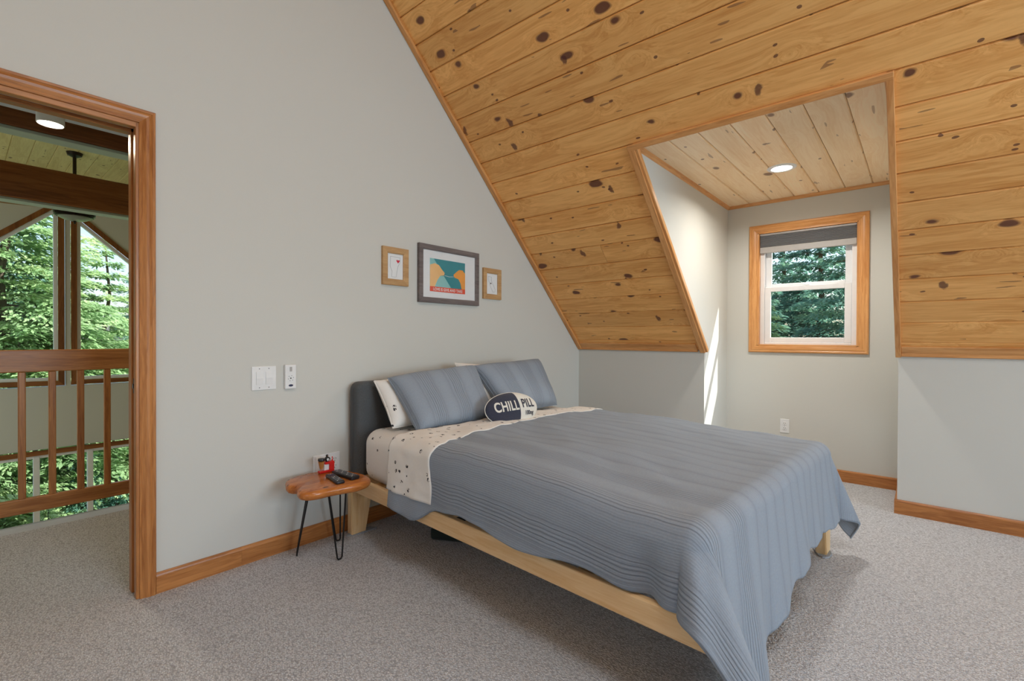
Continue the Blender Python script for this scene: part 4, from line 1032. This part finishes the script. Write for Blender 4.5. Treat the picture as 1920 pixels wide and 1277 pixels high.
# ------------------------------------------------------------------ outdoors
GZ = -4.6
struct('ground', box((-40, -30, GZ-.3), (45, 55, GZ)), M['ground'], label='mossy forest floor round the house')
def foliage(name, seed, H, R, whorls, mat, droop=.25, leaf=.047, density=1.0, top=.02):
    rs = np.random.RandomState(seed); Vs = []; rad = R
    cen = []; dirs = []
    for w in range(whorls):
        f = w/(whorls-1); z = H*(.06+.94*f); L = rad*(1-f)**.75*(1+rs.uniform(-.12, .12))+top
        nb = max(4, int(9*(1-f)+5))
        a0 = rs.uniform(0, 6.28)
        for b in range(nb):
            a = a0+b*2*pi/nb+rs.uniform(-.2, .2); l = L*rs.uniform(.72, 1.12)
            n = int(l*l*26*density+l*34*density)+5
            t = rs.uniform(.12, 1, n)**.75
            side = rs.normal(0, .20, n)*l*(.35+.9*t*(1.15-t))
            ca, sa = cos(a), sin(a)
            x = ca*t*l-sa*side; y = sa*t*l+ca*side
            zz = z+.12*l*t-droop*l*t*t-np.abs(side)*.25+rs.normal(0, .035, n)
            cen.append(np.stack([x, y, zz], 1))
            da = a+np.where(side > 0, 1, -1)*rs.uniform(.2, 1.0, n)
            dirs.append(np.stack([np.cos(da), np.sin(da), rs.uniform(-.5, .15, n)], 1))
    c = np.concatenate(cen); d = np.concatenate(dirs); N = len(c)
    d /= np.linalg.norm(d, axis=1)[:, None]
    upv = np.stack([rs.normal(0, .35, N), rs.normal(0, .35, N), np.ones(N)], 1)
    s = np.cross(d, upv); s /= np.linalg.norm(s, axis=1)[:, None]
    l = (leaf*rs.uniform(.7, 1.5, N))[:, None]; wdt = l*rs.uniform(.26, .5, N)[:, None]
    nrm = np.cross(s, d)
    p0 = c-d*l; p1 = c+s*wdt-nrm*l*.1; p2 = c+d*l-nrm*l*.25; p3 = c-s*wdt-nrm*l*.1
    V = np.stack([p0, p1, p2, p3], 1).reshape(-1, 3)
    me = bpy.data.meshes.new(name); me.vertices.add(4*N); me.vertices.foreach_set('co', V.astype(np.float32).ravel())
    me.loops.add(4*N); me.loops.foreach_set('vertex_index', np.arange(4*N, dtype=np.int32))
    me.polygons.add(N); me.polygons.foreach_set('loop_start', np.arange(0, 4*N, 4, dtype=np.int32)); me.polygons.foreach_set('loop_total', np.full(N, 4, dtype=np.int32))
    me.update(calc_edges=True); me.validate(); me.materials.append(mat); return me
def trunk_mesh(H, r, seed):
    rs = random.Random(seed); bm = bmesh.new()
    bm_tube(bm, [(rs.uniform(-.04, .04)*k, rs.uniform(-.04, .04)*k, H*k/6*.98) for k in range(7)], [r*(1-k/6.6) for k in range(7)], 9)
    for k in range(26):
        z = H*(.08+.85*k/26); a = k*2.4; L = (1-z/H)*1.3+.1
        bm_tube(bm, [(0, 0, z), (cos(a)*L, sin(a)*L, z-.02*L)], [r*.16, r*.05], 4, cap=False)
    me = bpy.data.meshes.new('trunk'); bm.to_mesh(me); bm.free(); me.materials.append(M['bark']); return me
FT = [foliage('foliage', 1, 8.6, 2.9, 38, M['leaf1'], density=4.0), foliage('foliage', 2, 8.2, 2.3, 30, M['leaf1'], droop=.12, density=4.0, top=.08),
      foliage('foliage', 3, 8.6, 2.6, 30, M['leaf2'], density=4.0)]
TT = [trunk_mesh(8.6, .16, 1), trunk_mesh(8.2, .13, 2), trunk_mesh(8.6, .16, 3)]
def tree(kind, x, y, s, rz, label, group, sz=None):
    t = thing('conifer_tree', label, 'tree', (x, y, GZ), rz, group)
    sc = Matrix.Diagonal((s, s, sz or s, 1))
    obj('trunk', TT[kind], None, t, mw=sc)
    f = obj('foliage', FT[kind], None, t, mw=sc); f['kind'] = 'stuff'
G1, G2 = 'sunlit trees beyond the gable windows', 'shaded evergreens beyond the dormer window'
tree(0, -3.35, 11.0, 1.22, .3, 'tall light-green conifer filling the left gable window', G1)
tree(1, -1.75, 12.0, 1.00, 1.3, 'feathery conifer whose tip shows against the sky right of the mullion', G1)
LB = 'light-green conifer in the belt of trees beyond the gable windows'
for i, (k, x, y, s) in enumerate([(2, -.3, 15.5, .95), (0, -4.6, 13.5, 1.2), (2, -2.4, 9.6, .46), (0, -1.0, 10.2, .50), (1, -3.6, 9.2, .42), (2, -1.3, 8.9, .42), (0, .5, 12.5, .62), (1, -2.6, 15.5, .9), (2, .9, 17.5, .9), (0, -.2, 9.4, .44), (0, -5.6, 16.5, 1.35), (1, -4.1, 9.9, .86), (1, -3.3, 9.9, .74), (1, -2.2, 14.0, .95), (1, -4.7, 9.0, .66), (2, -3.2, 16.0, 1.15), (1, -3.0, 8.6, .38), (2, -2.0, 8.7, .36)]):
    tree(k, x, y, s, i*1.7, LB, G1)
LD = 'dark evergreen in the shaded wood beyond the dormer window'
for i, (k, x, y, s) in enumerate([(2, 7.6, -1.4, .98), (2, 8.6, .9, 1.05), (0, 6.6, .0, .80), (2, 10.5, -.5, 1.15), (2, 10.0, 2.4, 1.1), (2, 8.8, -3.2, 1.0), (2, 12.8, .8, 1.2), (2, 12.5, -2.8, 1.2), (2, 13.5, 4.0, 1.2)]):
    tree(k, x, y, s, i*2.1, LD, G2)
